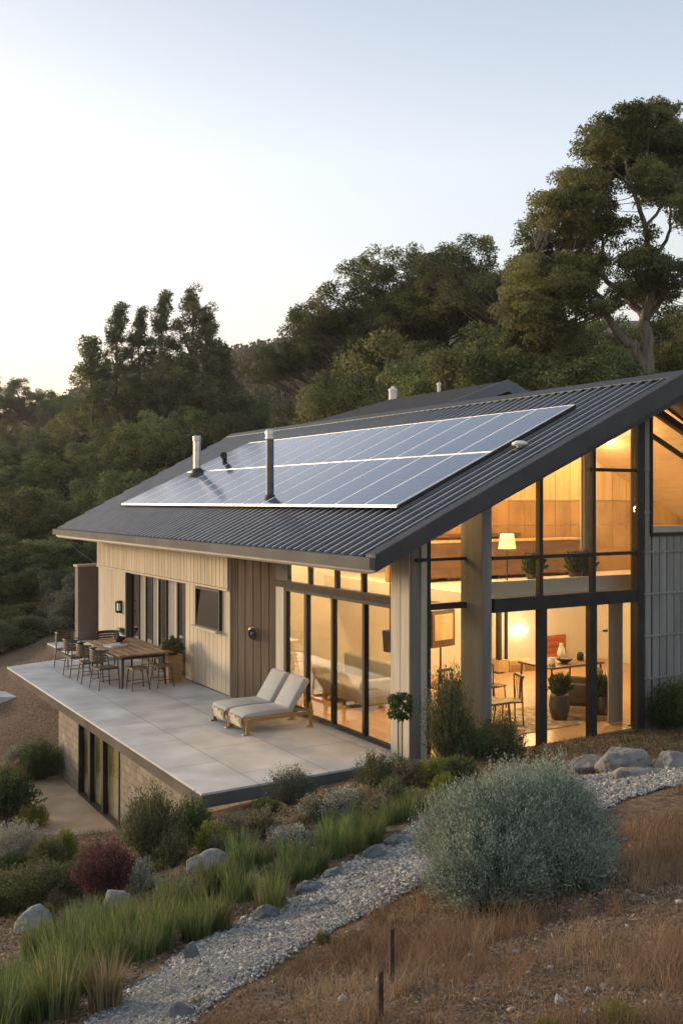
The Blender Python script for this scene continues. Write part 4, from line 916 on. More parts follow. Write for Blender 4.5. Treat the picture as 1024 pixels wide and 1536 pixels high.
# dining set, sofa, plant pot, tv, curtain inside
def itable(v, u, w, l, h, lab, mt='ply_dk'):
    t = empty('indoor_table', H(v, u, -.03), ANG, lab, 'table')
    mb = MB(); mb.box(-w,w,-l,l,h-.04,h); mb.build('tabletop', M[mt], t, .006)
    for sx in (-1,1):
        for sy in (-1,1): mb = MB(); mb.tube([(sx*(w-.06),sy*(l-.06),h-.04),(sx*(w-.03),sy*(l-.03),0)], .02, 6); mb.build('leg', M['iron'], t)
itable(5.4, 2.5, .75, .5, .78, 'dark table crowded with objects behind the middle lower pane'); itable(2.3, 1.5, .45, .5, .5, 'low dark table behind the lower left pane'); itable(2.9, 2.7, .6, .4, .5, 'second low table deeper in the lit room')
def ichair(v, u, a, lab):
    t = empty('indoor_chair', H(v, u, -.03), ANG + a, lab, 'chair', 'slim chairs in the lit room')
    mb = MB(); mb.box(-.21,.21,-.21,.21,.43,.46); mb.build('seat', M['ply_dk'], t, .006)
    for sx in (-1,1):
        for sy in (-1,1): mb = MB(); mb.tube([(sx*.18,sy*.18,.9 if sx < 0 else .44),(sx*.21,sy*.2,0)], .014, 6); mb.build('leg', M['iron'], t)
    mb = MB()
    for k in range(5): mb.tube([(-.19,-.15 + k*.075,.46),(-.22,-.15 + k*.075,.9)], .008, 5)
    mb.beam((-.21,-.2,.9),(-.21,.2,.9), .03, .05); mb.build('backrest', M['ply_dk'], t)
for i, (v, u, a, lb_) in enumerate(((1.7,1.2,.3,'slim spindle chair nearest the corner pane'),(2.9,1.3,2.8,'slim spindle chair right of the low table'),(2.3,2.2,-1.4,'slim spindle chair behind the low table'),(3.6,2.6,.2,'slim spindle chair facing the crowded table'))): ichair(v, u, a, lb_)
rg = random.Random(5)
for i, (kind, dv, du) in enumerate((('vase',-.4,.1),('bowl',-.1,-.2),('vase',.2,.2),('jar',.45,-.1),('jar',-.55,-.3))):
    mb = MB()
    if kind == 'vase': mb.lathe([(.05,0),(.09,.1),(.07,.22),(.03,.3),(.045,.33)], seg=14)
    elif kind == 'bowl': mb.lathe([(.05,0),(.15,.07),(.17,.11),(.15,.10)], seg=14)
    else: mb.lathe([(.07,0),(.075,.12),(.05,.15),(.055,.17)], seg=14)
    o = mb.build(kind, M['iron' if i % 2 else 'plaster'], None, 0, True); o.location = H(5.4+dv, 2.5+du, .751)
    tag(o, ['pale vase on the left of the crowded indoor table','dark bowl at the front of the crowded indoor table','pale tall vase at the back of the crowded indoor table','dark jar at the right end of the crowded indoor table','pale jar at the near left corner of the crowded indoor table'][i], kind)
t = empty('armchair', H(4.9, 1.5, -.03), ANG + 2.2, 'dark rounded armchair behind the middle lower pane', 'armchair')
mb = MB(); mb.box(-.36,.36,-.36,.36,.14,.42); mb.build('seat', M['soffit'], t, .06, True, 3); mb = MB(); mb.box(-.42,-.24,-.38,.38,.3,.82); mb.build('backrest', M['soffit'], t, .06, True, 3)
for s in (-1,1): mb = MB(); mb.box(-.3,.34,s*.40-.06,s*.40+.06,.2,.6); mb.build('arm', M['soffit'], t, .05, True, 3)
for sx in (-1,1):
    for sy in (-1,1): mb = MB(); mb.tube([(sx*.28,sy*.28,.16),(sx*.3,sy*.3,0)], .02, 6); mb.build('leg', M['iron'], t)
t = empty('sofa', H(1.6, 4.6, -.03), ANG, 'pale grey sofa seen through the side glass doors', 'sofa')
mb = MB(); mb.box(-.45,.45,-.9,.9,.12,.44); mb.build('seat', M['cushion'], t, .05, True, 3); mb = MB(); mb.box(.3,.52,-.9,.9,.3,.86); mb.build('backrest', M['cushion'], t, .05, True, 3)
for s in (-1,1): mb = MB(); mb.box(-.42,.3,s*.95-.08,s*.95+.08,.1,.6); mb.build('arm', M['cushion'], t, .04, True, 3)
# dark framed screen and boxes seen through the narrow bay
a, z1_ = hu(643, 917, 3.0); b, z0_ = hu(683, 968, 3.0)
t = empty('wall_screen', H((a+b)/2, 3.0, (z0_+z1_)/2), ANG + R(10), 'dark brown framed screen seen through the narrow gable bay', 'screen')
mb = MB(); mb.box(-(b-a)/2,(b-a)/2,-.04,.04,-(z1_-z0_)/2,(z1_-z0_)/2); mb.build('frame', M['ply_dk'], t, .006); mb = MB(); mb.box(-(b-a)/2+.07,(b-a)/2-.07,-.047,-.041,-(z1_-z0_)/2+.14,(z1_-z0_)/2-.07); mb.build('panel', M['ply'], t)
mb = MB(); mb.tube([(0,.05,-.2),(0,.05,-(z0_+z1_)/2-.03)], .02, 6); mb.build('stand', M['iron'], t)
for (px0,py0,px1,py1,lab) in ((667,843,712,874,'dark timber box beam high behind the narrow gable bay'),(644,880,681,902,'long dark shelf low behind the upper narrow gable bay')):
    a, z1_ = hu(px0, py0, 3.4); b, z0_ = hu(px1, py1, 3.4)
    t = empty('hanging_cabinet', H((a+b)/2, 3.4, (z0_+z1_)/2), ANG, lab, 'cabinet')
    mb = MB(); mb.box(-(b-a)/2,(b-a)/2,0,.4,-(z1_-z0_)/2,(z1_-z0_)/2); mb.build('body', M['ply_dk'], t, .006)
    mb = MB(); mb.box(-(b-a)/2+.03,(b-a)/2-.03,-.02,-.001,-(z1_-z0_)/2+.03,(z1_-z0_)/2-.1); mb.build('door', M['ply'], t)
    mb = MB(); mb.tube([(-.1,.3,(z1_-z0_)/2),(-.1,.3,zs((a+b)/2)-(z0_+z1_)/2)], .012, 6); mb.build('hanger', M['iron'], t)
# curtain and standing post behind the right lower pane
def drape(v0, v1, u, z0, z1, lab, m_='curtain'):
    mb = MB(); n = 14; pts = [(v0 + (v1-v0)*k/n, u + .035*math.sin(k*2.1)) for k in range(n+1)]
    for k in range(n):
        (x0,y0),(x1,y1) = pts[k], pts[k+1]
        mb.hexa([(x0,y0,z0),(x1,y1,z0),(x1,y1+.012,z0),(x0,y0+.012,z0)], [(x0,y0,z1),(x1,y1,z1),(x1,y1+.012,z1),(x0,y0+.012,z1)])
    o = mb.build('curtain', M[m_], None); o.location = H(0,0,0); o.rotation_euler = (0,0,ANG); tag(o, lab, 'curtain')
drape(4.46, 4.80, .32, -.02, 2.24, 'pale hanging curtain at the right edge of the lower glazing'); drape(4.2, 4.55, .75, 2.87, 5.3, 'pale curtain at the right edge of the upper glazing')
t = empty('standing_lamp', H(5.75, 1.5, -.03), ANG, 'slim pale standing lamp behind the right lower pane', 'lamp')
mb = MB(); mb.lathe([(.14,0),(.14,.02),(.02,.03)], seg=18); mb.tube([(0,0,.02),(0,0,1.5)], .02, 8); mb.build('stand', M['plaster'], t); mb = MB(); mb.box(-.16,.16,-.03,.03,1.5,1.54); mb.build('head', M['frame'], t)
# speaker-like black box seen through the last side pane
u_, z_ = hv(587, 962, 1.2)
t = empty('wall_speaker', H(1.2, u_+.05, z_), ANG, 'small black speaker seen through the glass door beside the pillar', 'speaker')
mb = MB(); mb.hexa([(-.1,-.08,-.2),(.1,-.08,-.2),(.1,.08,-.2),(-.1,.08,-.2)],[(-.12,-.1,.2),(.12,-.1,.2),(.12,.1,.2),(-.12,.1,.2)]); mb.build('cabinet', M['rubber'], t, .01)
mb = MB(); mb.tube([(0,0,.2),(0,0,zs(1.2)-z_)], .012, 6); mb.build('hanger', M['iron'], t)

# ---------------------------------------------------------------- rocks and stakes
M['rock'] = mat('grey_rock', (.15,.15,.152), (.32,.318,.315), rough=.95, scale=5, detail=12, bump=1, bscale=16, lo=.35, hi=.65, bdist=.05)
M['rock_b'] = mat('blue_grey_rock', (.085,.09,.10), (.17,.175,.19), rough=.9, scale=6, detail=12, bump=1, bscale=18, lo=.35, hi=.65, bdist=.05)
M['rock_p'] = mat('pale_boulder', (.10,.096,.092), (.27,.262,.25), rough=.95, scale=4, detail=12, bump=1, bscale=12, lo=.32, hi=.62, bdist=.08)
V3, F3 = ico(4)
def rock(px, py, wpx, hpx, depth, m_, lab, seed, group, cat='rock', blocky=0, rz=0):
    """wpx, hpx: seen size in picture points; the stone sits in the ground at its seen foot"""
    g = G(px, py); D = g.y; w = wpx/F*D/2; h = hpx/F*D
    V = V3.copy(); off = seed*7.3
    if blocky: V = np.sign(V)*np.abs(V)**(1 - blocky)
    V = V/np.linalg.norm(V, axis=1).max() if blocky else V
    nn = np.array([mnoise.noise(Vector((x*1.1 + off, y*1.1, z*1.1)))*.30 + mnoise.noise(Vector((x*3.1, y*3.1 + off, z*3.1)))*.10 + mnoise.noise(Vector((x*8, y*8, z*8 + off)))*.05 + mnoise.noise(Vector((x*19, y*19, z*19 + off)))*.025 for x, y, z in V])
    rr_ = np.random.default_rng(seed + 50); V = V*(1 + nn)[:,None]
    for _ in range(11 if cat == 'boulder' else 7):        # worn facets
        f_ = rr_.normal(size=3); f_ /= np.linalg.norm(f_); over = np.maximum(V @ f_ - rr_.uniform(.66, .9), 0); V = V - .88*over[:,None]*f_
    V = V*np.array([w, w*depth, h*.8]); 
    V[:,2] = np.maximum(V[:,2], -h*.5)
    o = link('boulder' if cat == 'boulder' else 'rock', np_mesh('rock', V, F3, True), M[m_]); o.location = (g.x, g.y + w*depth*.5, g.z + h*.04); o.rotation_euler = (0,0,rz); tag(o, lab, cat, group)
ps = 'rocks edging the gravel path'
rock(50,1394,64,34,.7,'rock','round pale rock at the left end of the planted bed',1,'rocks in the planted slope')
rock(172,1368,56,32,.7,'rock','rounded grey rock just below the dark red shrub',2,'rocks in the planted slope')
rock(310,1306,66,32,.7,'rock','long grey rock above the green grass clumps below the terrace',3,'rocks in the planted slope')
rock(235,1327,26,10,.7,'rock','small flat pale stone between the dark red shrub and the long rock',4,'rocks in the planted slope')
rock(397,1381,44,22,.6,'rock_b','blue grey rock alone on the left path edge, second from the bottom',5,ps)
rock(285,1441,28,30,.8,'rock_b','upright grey rock at the path edge nearest the bottom left',6,ps)
rock(468,1340,48,22,.6,'rock_b','low blue grey rock touching a flatter one on the path edge',7,ps)
rock(497,1320,38,20,.6,'rock_b','flatter blue grey rock uphill of its touching neighbour on the path edge',8,ps)
rock(563,1290,36,24,.7,'rock_b','rounded blue rock on the path edge below the tall green grass',9,ps)
rock(600,1268,46,18,.6,'rock_b','long flat blue rock on the path edge near the sage bush',10,ps)
rock(268,1530,46,26,.7,'rock_b','grey rock at the bottom edge of the picture beside the gravel',11,ps)
rock(893,1158,84,26,.7,'rock_p','low pale boulder left of the large one by the gravel',12,'boulders above the gravel','boulder',.25,.2)
rock(942,1156,100,38,.7,'rock_p','largest grey boulder with a pointed top above the gravel',13,'boulders above the gravel','boulder',.3,.1)
rock(1014,1154,70,32,.7,'rock_p','light boulder at the right edge of the picture above the gravel',14,'boulders above the gravel','boulder',.3)
rock(958,1166,90,16,.5,'rock_p','flat grey stone slab in front of the large boulder',15,'boulders above the gravel','boulder',.35)
M['stake'] = mat('rusty_stake', (.035,.025,.022), (.06,.04,.03), rough=.8, scale=12)
for px, py, top, lab in ((587,1476,1392,'thin dark stake standing in the dry slope, farther one'), (570,1530,1456,'thin dark stake standing in the dry slope, nearer one')):
    g = G(px, py); h = (py - top)/F*g.y; mb = MB(); mb.box(-.011,.011,-.009,.009,-.1,h); o = mb.build('garden_stake', M['stake'], None, .002); o.location = g; o.rotation_euler = (R(1.5), R(-1), .5); tag(o, lab, 'stake', 'garden stakes in the dry slope')
rg = np.random.default_rng(3)
STN = [(545,1390),(700,1355),(750,1340),(960,1437),(870,1485),(1000,1500),(905,1372),(860,1306),(650,1375),(780,1420)]
P3 = []
for _ in range(140):
    px, py = rg.uniform(470, 1024), rg.uniform(1300, 1530)
    g = G(px, py); 
    if not in_path(g.x, g.y): P3.append((g.x, g.y, g.z))
V_, F_ = pebbles(np.array(P3), rg.gamma(3, .004, len(P3)) + .006, rg)
tag(link('loose_stones', np_mesh('loose_stones', V_, F_), island_mat('slope_stone', [(.16,.14,.12),(.34,.31,.28),(.42,.40,.37)], rough=.9, trans=0)), 'small pale stones scattered through the dry slope', 'stones', kind='stuff')

# things on the gallery
POTS = []
t = empty('sideboard', H(4.2, 3.3, 2.48), ANG, 'long dark sideboard along the timber partition on the gallery', 'sideboard')
mb = MB(); mb.box(-2.2,2.4,-.2,.2,.08,.78); mb.build('body', M['ply_dk'], t, .006); mb = MB(); mb.box(-2.25,2.45,-.22,.22,.781,.82); mb.build('worktop', M['ply'], t)
for x in (-2.1,.1,2.3): mb = MB(); mb.box(x-.03,x+.03,-.15,.15,0,.079); mb.build('leg', M['iron'], t)
for i, (v, u, lab) in enumerate(((3.0,.75,'small leafy pot plant behind the white parapet, left one'),(4.0,.7,'bushier pot plant behind the white parapet, middle one'),(4.3,.78,'pot plant behind the white parapet nearest the right mullion'))):
    t = empty('potted_plant', H(v, u, 2.48), ANG, lab, 'pot plant'); mb = MB(); mb.lathe([(.09,0),(.13,.32),(.12,.32),(.1,.28)], seg=14); mb.build('pot', M['iron'], t)
    POTS.append(t)

for px, lab in ((747.5,'thicker dark upright post by the back wall left of the bright wall lamp'),(758.5,'thinner dark upright post just left of the bright wall lamp')):
    a, zt3 = hu(px, 906, 5.5); t = empty('upright_post', H(a, 5.5, -.03), ANG, lab, 'post'); w_ = .05 if px < 750 else .03
    mb = MB(); mb.box(-w_,w_,-w_,w_,.03,2.27); mb.build('shaft', M['frame'], t); mb = MB(); mb.box(-w_*2,w_*2,-w_*2,w_*2,0,.029); mb.build('foot', M['frame'], t)
for px, u, r_, h_, lab in ((838,1.1,.2,.48,'large round grey pot on the floor behind the middle lower pane'),(903,1.0,.17,.36,'grey floor pot behind the right lower pane')):
    a, _z = hu(px, 1060, u); t = empty('floor_pot', H(a, u, -.03), ANG, lab, 'pot'); mb = MB(); mb.lathe([(r_*.7,0),(r_,h_*.55),(r_*.85,h_*.92),(r_*.9,h_),(r_*.78,h_),(r_*.7,h_*.85)], seg=22); mb.build('pot', M['steel_dk'], t, 0, True); POTS.append(t); t['potz'] = h_
t = empty('rug', H(3.2, 1.4, -.028), ANG, 'pale patterned rug on the timber floor of the lit room', 'rug')
mb = MB(); mb.box(-1.2,1.2,-.8,.8,0,.012); mb.build('pile', mat('rug_weave', (.42,.36,.27), (.24,.17,.11), rough=.95, scale=5, detail=3, lo=.46, hi=.54), t)
# ---------------------------------------------------------------- foliage helpers
def unit(a): return a/np.maximum(np.linalg.norm(a, axis=-1, keepdims=True), 1e-9)
def leaf_quads(P, A, L, Wd, rng, nrm=None):
    A = unit(A); n = len(P); r = rng.normal(size=(n, 3)) if nrm is None else nrm + .4*rng.normal(size=(n, 3))
    B = unit(np.cross(A, r)); L = np.broadcast_to(L, (n,))[:,None]; Wd = np.broadcast_to(Wd, (n,))[:,None]
    V = np.stack([P - A*L*.5, P + B*Wd*.5 - A*L*.05, P + A*L*.5, P - B*Wd*.5 - A*L*.05], 1)
    return V.reshape(-1, 3), np.arange(n*4).reshape(n, 4)
def cat_mesh(parts):
    V = []; Fc = []; o = 0
    for v, f in parts: V.append(v); Fc.append(f + o); o += len(v)
    return np.concatenate(V), np.concatenate(Fc)
def curve(p, q, bend, k=6):
    p, q = np.array(p, float), np.array(q, float); t = np.linspace(0, 1, k)[:,None]; m = (p + q)/2 + np.array(bend)
    return (1-t)**2*p + 2*t*(1-t)*m + t*t*q
M['bark'] = mat('bark', (.075,.058,.045), (.15,.125,.10), rough=.95, scale=2, stretch=(6,6,1), bump=.5, bscale=8)
M['bark_pale'] = mat('pale_bark', (.115,.098,.083), (.235,.205,.175), rough=.9, scale=1.6, stretch=(3,3,.6), detail=8, bump=.4, bscale=6)
LEAF = {
 'dark': island_mat('leaf_dark', [(0.061,0.083,0.033),(0.114,0.138,0.051),(0.188,0.204,0.080),(0.288,0.276,0.117)], clump=.5, trans=.3, vary=.4),
 'olive': island_mat('leaf_olive', [(.053,.068,.027),(.103,.118,.048),(.160,.165,.069),(.225,.206,.090)], clump=.5, trans=.32, vary=.25),
 'brown': island_mat('leaf_brown_olive', [(.066,.063,.028),(.127,.112,.047),(.182,.154,.063),(.242,.187,.077)], clump=.4, trans=.32, vary=.25),
 'grey': island_mat('leaf_grey_green', [(.06,.07,.05),(.10,.115,.084),(.15,.16,.115)], clump=.4, trans=.3, vary=.25),
}
def tree_mesh(seed, lobes, trunk, r0, L=.24, Wd=.10, per=120, rc=.55, nb=40, droop=.3, fill=.5, flat=.8):
    """trunk: polyline; lobes: (centre, radii, clumps). leaves hang in clumps through the lobes; limbs run from the trunk to the clumps"""
    rng = np.random.default_rng(seed); mb = MB(); tr = np.array(trunk, float)
    n = len(tr); mb.tube(tr, list(r0*(1 - .8*np.linspace(0, 1, n))), 8)
    cs = []
    for c, r, k in lobes:
        d = unit(rng.normal(size=(k, 3))); rad = fill + (1 - fill)*rng.random((k, 1))**.6; cs.append(np.array(c) + d*rad*np.array(r))
    cs = np.concatenate(cs)
    pick = rng.permutation(len(cs))[:nb]
    for i in pick:
        c = cs[i]; dist = np.linalg.norm(tr[:,:2] - c[:2], axis=1)*.6 + np.abs(tr[:,2] - (c[2] - .35*np.linalg.norm(c[:2] - tr[-1,:2]) - .6)); j = int(np.argmin(dist)); j = max(j, 1)
        L_ = np.linalg.norm(c - tr[j]); rr = min(r0*.4, .018*L_ + .012)
        mb.tube(curve(tr[j], c, (rng.normal()*.1*L_, rng.normal()*.1*L_, -.08*L_), 6), list(np.linspace(rr, .012, 6)), 5, False)
    cr = rc*(.75 + .7*rng.random(len(cs))); wts = cr**2; cn = rng.choice(len(cs), int(per*len(cs)), p=wts/wts.sum())
    dd = unit(rng.normal(size=(len(cn), 3))); dd[:,2] = np.where((dd[:,2] < 0) & (rng.random(len(cn)) < .5), -dd[:,2], dd[:,2])
    P = cs[cn] + dd*(rng.random((len(cn), 1))**.42)*cr[cn][:,None]*np.array([1,1,flat]) + .06*rc*rng.normal(size=(len(cn), 3))
    A = rng.normal(size=P.shape) + (P - cs[cn])/rc*.5; A[:,2] -= droop
    V, Fc = leaf_quads(P, A, L*(.6 + .8*rng.random(len(P))), Wd*(.7 + .6*rng.random(len(P))), rng)
    tm = bpy.data.meshes.new('trunk'); tm.from_pydata(mb.v, [], mb.f); tm.polygons.foreach_set('use_smooth', [True]*len(tm.polygons)); tm.update()
    return tm, np_mesh('crown', V, Fc)
def tree_obj(name, meshes, leaf, bark, loc, label, cat='tree', group=None, rz=0, sc=1):
    t = empty(name, loc, rz, label, cat, group); t.scale = sc if hasattr(sc, '__len__') else (sc,)*3
    a = bpy.data.objects.new('trunk', meshes[0]); b = bpy.data.objects.new('crown', meshes[1])
    for o, m_ in ((a, bark), (b, leaf)):
        C.objects.link(o); o.parent = t
        if not o.data.materials: o.data.materials.append(m_)
    return t
def dome(rng, H_, Rw, z0, k, n, flat=.55):
    """lobes of a rounded uneven crown"""
    out = []
    for i in range(k):
        a = 2.4*i + rng.normal()*.3; f = math.sqrt((i + .3)/k); z = z0 + (H_ - z0)*(.88 - .62*f + rng.normal()*.08); r = Rw*(.36 + .16*rng.random())
        out.append(((Rw*.66*f*math.cos(a), Rw*.66*f*math.sin(a), z), (r, r, r*flat*1.2), n))
    return out
def trunk_pts(rng, h, lean=.1, k=7):
    x = np.cumsum(np.r_[0, rng.normal(size=k-1)*.12]); y = np.cumsum(np.r_[0, rng.normal(size=k-1)*.12]); z = np.linspace(-.6, h, k)
    return np.c_[x + lean*z*rng.normal(), y + lean*z*rng.normal(), z]
PROTO = {}
def proto(key, H_, *a): PROTO[key] = (H_, a)
rng = np.random.default_rng(21)
DENSE = [tree_mesh(100+i, dome(rng, 8, 3.3, 1.2, 12, 7), trunk_pts(rng, 6.2), .18, per=330, rc=.72, L=.21, Wd=.085, fill=.75) for i in range(4)]
TALL = [tree_mesh(120+i, dome(rng, 11, 2.9, 2.2, 15, 7, .8), trunk_pts(rng, 9.5), .2, per=320, rc=.66, L=.20, Wd=.08, fill=.7) for i in range(3)]
def spire(rng, H_, Rw, z0, k, n):
    out = []
    for i in range(k):
        t = (i + .3)/k; off = Rw*.70*(1 - t)**.9*(.6 + .5*rng.random()); a = 2.4*i + rng.normal()*.3; r = Rw*(.33 - .23*t)*(.8 + .5*rng.random())
        out.append(((off*math.cos(a), off*math.sin(a), z0 + (H_ - z0)*t), (r, r, r*1.5), n))
    return out
SPIRE = [tree_mesh(140+i, spire(rng, 13, 2.9, 4.0, 26, 4), trunk_pts(rng, 12.6, .02), .15, per=105, rc=.34, L=.20, Wd=.07, nb=104, flat=1.35, droop=-.2) for i in range(4)]
OPEN = [tree_mesh(160+i, [((rng.normal()*2.4, rng.normal()*2.0, 6.2 + rng.random()*3.4), (1.1 + .5*rng.random(), 1.1 + .4*rng.random(), .6 + .3*rng.random()), 9) for _ in range(14)], trunk_pts(rng, 6.0, .03), .2, per=190, rc=.48, nb=70, L=.17, Wd=.065) for i in range(3)]
BUSHY = [tree_mesh(180+i, dome(rng, 3.6, 2.4, .2, 9, 11, .8), trunk_pts(rng, 2.2), .09, per=230, rc=.5, L=.15, Wd=.065) for i in range(3)]
KIND = {'dense': (DENSE, 8.3, 'dark'), 'tall': (TALL, 11.2, 'dark'), 'spire': (SPIRE, 13.4, 'olive'), 'open': (OPEN, 9.8, 'olive'), 'bushy': (BUSHY, 3.8, 'olive'), 'dense_b': (DENSE, 8.3, 'brown'), 'open_b': (OPEN, 9.8, 'brown'), 'bushy_g': (BUSHY, 3.8, 'grey'), 'tall_b': (TALL, 11.2, 'brown'), 'dense_g': (DENSE, 8.3, 'grey')}
MESHC = {}
def plant(kind, px, top, D, wide=1.0, label='', group=None, k=None, name='tree', zg=None):
    ms, H_, leaf = KIND[kind]; i = (k if k is not None else int(px*7 + D)) % len(ms)
    key = (kind, i)
    if key not in MESHC:
        a, b = ms[i]
        if kind.endswith(('_b', '_g')): b = b.copy()
        MESHC[key] = (a, b)
    p_ = at(px, top, D); z0 = gz(p_.x, p_.y) - .2 if zg is None else zg; s = max((p_.z - z0)/H_, .25)
    if kind.startswith('bushy') and s > 1.35:
        kind = 'dense_g' if kind == 'bushy_g' else 'dense_b'; ms, H_, leaf = KIND[kind]; i = i % len(ms); key = (kind, i); s = (p_.z - z0)/H_
        if key not in MESHC: MESHC[key] = (ms[i][0], ms[i][1].copy())
    w = wide*min(max(s, .75), 1.5)
    return tree_obj(name, MESHC[key], LEAF[leaf], M['bark'], (p_.x, p_.y, z0), label, 'tree', group, (px*1.7 + D) % 6.28, (w, w, s))
GL = 'trees on the wooded slope left of the house'; GR = 'trees on the hillside behind the house'
rg = random.Random(8)
# left wood, back to front
lab = 'bushy dark tree in the upper left wood below the tall spires'
for px, top, D in ((-60,650,80),(-20,640,82),(20,650,78),(60,655,80),(100,632,84),(140,612,80),(180,596,78),(215,578,76),(255,572,75),(300,570,74),(345,572,72),(378,606,74),(330,548,80),(110,625,90)):
    plant('dense', px, top, D, 1.15, lab, GL)
lab = 'dark rounded tree in the middle of the left wood'
for px, top, D in ((-70,700,62),(-30,690,64),(12,690,60),(55,683,63),(95,672,61),(135,668,64),(172,650,60),(210,640,62),(250,630,60),(290,622,62),(335,625,60),(375,650,63),(410,655,66),(230,600,68),(160,640,68),(290,600,67)):
    plant(rg.choice(['dense','tall','dense']), px, top, D, 1.05, lab, GL)
lab = 'deep green tree low in the left wood, above the terrace end'
for px, top, D in ((-60,760,50),(-20,752,52),(20,742,49),(58,735,51),(100,728,50),(140,724,52),(182,712,50),(225,700,51),(265,690,52),(305,690,54)):
    plant('dense', px, top, D, 1.0, lab, GL)
lab = 'shadowy tree at the foot of the left wood beside the brown wall'
for px, top, D in ((-40,815,44),(0,805,43),(38,800,45),(78,795,44),(118,790,46),(150,800,46)):
    plant('tall' if px in (0,78) else 'dense', px, top, D, .9, lab, GL)
LS = ['leaning outer spire tree at the left of the tall group, with a low full crown','slender tall tree, second from the left of the spire group','slender tall tree in the middle left of the spire group','tall tree in the middle of the spire group with sky between its branches','tallest pointed tree of the spire group','full pointed tree right of the tallest spire','short spire tree at the right shoulder of the spire group']
for (px, top, D, w), l_ in zip(((138,502,72,1.45),(180,452,74,1.25),(213,458,75,1.05),(247,434,73,1.1),(287,430,74,1.25),(310,458,73,1.3),(334,512,74,1.4)), LS):
    plant('spire', px, top, D, w, l_, 'tall spire trees on the skyline', zg=at(px, top, D).z - 13.5)
for px, top, D in ((-15,640,104),(18,634,106),(50,642,103),(82,640,105),(108,636,100)):
    plant('dense', px, top, D, 1.0, 'dark bushy tree below the sunset skyline at the left edge', GL)
for px, top, D, l_ in ((4,586,120,'flat topped tree against the sunset at the left edge'),(42,574,118,'broad flat topped tree against the sunset glow'),(72,612,122,'small tree right of the broad flat topped one against the glow'),(100,600,110,'thin sunlit tree at the right end of the sunset skyline')):
    plant('open', px, top, D, 1.1 if px < 60 else .6, l_, 'trees against the sunset', zg=at(px, top, D).z - 11)
# right hillside
lab = 'olive brown tree with open crown on the ridge right of the valley'
for px, top, D in ((502,496,60),(520,476,60),(555,438,58),(592,414,57),(628,420,56),(662,396,55),(700,382,54),(738,396,52),(775,405,50)):
    plant('open' if px % 3 else 'open_b', px, top, D, 1.0, lab, GR, zg=at(px, top, D).z - 9.6)
for px, top, D in ((860,470,66),(900,478,64),(935,482,66),(985,474,64),(1025,462,66),(1060,455,64),(845,500,58),(890,512,56)):
    plant('dense_b' if px % 2 else 'dense', px, top, D, 1.1, 'dark tree behind the forked trunk of the huge eucalyptus', GR)
lab = 'full brownish tree halfway up the hillside behind the roofs'
for px, top, D in ((505,548,56),(528,540,56),(545,520,54),(580,510,52),(620,508,51),(655,500,50),(690,494,49),(730,492,47),(765,500,45),(880,500,46),(930,505,45),(960,510,47),(830,510,46),(1010,470,46),(1045,440,47),(985,500,48)):
    plant('dense_b' if (px//5) % 3 else 'dense', px, top, D, 1.0, lab, GR)
lab = 'dense dark tree just behind the roofs, below the hillside trees'
for px, top, D in ((452,618,52),(486,592,50),(520,570,48),(560,560,47),(600,548,46),(640,540,45),(680,535,44),(720,540,42),(800,540,41),(840,530,41),(880,525,40),(920,520,42),(1000,520,41),(1035,515,40)):
    plant(['dense','dense_b','dense'][(px//10) % 3], px, top, D, .9, lab, GR)
lab = 'scrubby bush at the crest behind the black roof'
for px, top, D in ((660,545,40),(700,535,39),(745,540,38),(790,548,37),(830,545,37),(870,548,36.5),(905,545,37),(1005,545,36),(1035,540,36)):
    plant('bushy' if px % 2 else 'bushy_g', px, top, D, 1.0, lab, 'bushes behind the roof ridge', name='bush')
for px, top, D in ((95,850,40),(120,862,38)):
    plant('bushy_g', px, top, D, .7, 'pale leaved bush beside the brown end wall' if px > 100 else 'pale bush just left of the one beside the brown end wall', None, name='bush')
for k, (px, top, D) in enumerate(((-20,905,42),(15,912,40),(45,905,41),(75,912,40),(100,915,39),(30,925,38),(-5,930,37))):
    plant('bushy', px, top, D, .8, 'low dark bush on the crest behind the bare slope beyond the terrace', 'low bushes beyond the bare slope', name='bush')

# the great eucalyptus: limbs and clumps set out in its own upright plane with depth
DE = 38.0
def e3(px, py, dz=0): p_ = at(px, py, DE); return np.array([p_.x, p_.y + dz, p_.z])
zb = gz(*e3(970, 565)[:2])
base = e3(971, 590); base[2] = zb
rng = np.random.default_rng(77); mb = MB()
LIMB = [([base - [0,0,.5], e3(972,565), e3(970,520), e3(966,480)], .42, .30), ([base + [-.12,0,.8], e3(962,548), e3(935,510), e3(912,478), e3(902,450), e3(885,425)], .30, .14),
 ([e3(966,480), e3(955,455,.3), e3(925,425,.6), e3(905,400,.8), e3(880,385,1)], .22, .08), ([e3(966,480), e3(972,440,-.4), e3(968,400,-.7), e3(955,350,-1), e3(935,300,-1.2), e3(925,260,-1.2)], .24, .05),
 ([e3(966,480), e3(990,455,.5), e3(1015,420,.8), e3(1040,390,1.2), e3(1060,340,1.4)], .22, .06), ([e3(955,350,-1), e3(985,310,-1.4), e3(1000,270,-1.6)], .09, .03), ([e3(968,400,-.7), e3(1000,360,0), e3(1010,310,.4), e3(1015,260,.5)], .12, .03),
 ([e3(880,385,1), e3(850,350,1.4), e3(825,320,1.5)], .08, .03), ([e3(885,425), e3(850,405,-.5), e3(815,395,-.9), e3(795,380,-1)], .11, .03), ([e3(902,450), e3(860,452,.3), e3(810,465,.5), e3(770,480,.6)], .11, .03), ([e3(905,400,.8), e3(915,350,1.2), e3(890,300,1.6), e3(870,270,1.8)], .1, .03),
 ([e3(935,300,-1.2), e3(900,265,-1.4), e3(880,235,-1.4)], .05, .02), ([e3(935,300,-1.2), e3(955,240,-1.2), e3(960,205,-1.2)], .05, .02)]
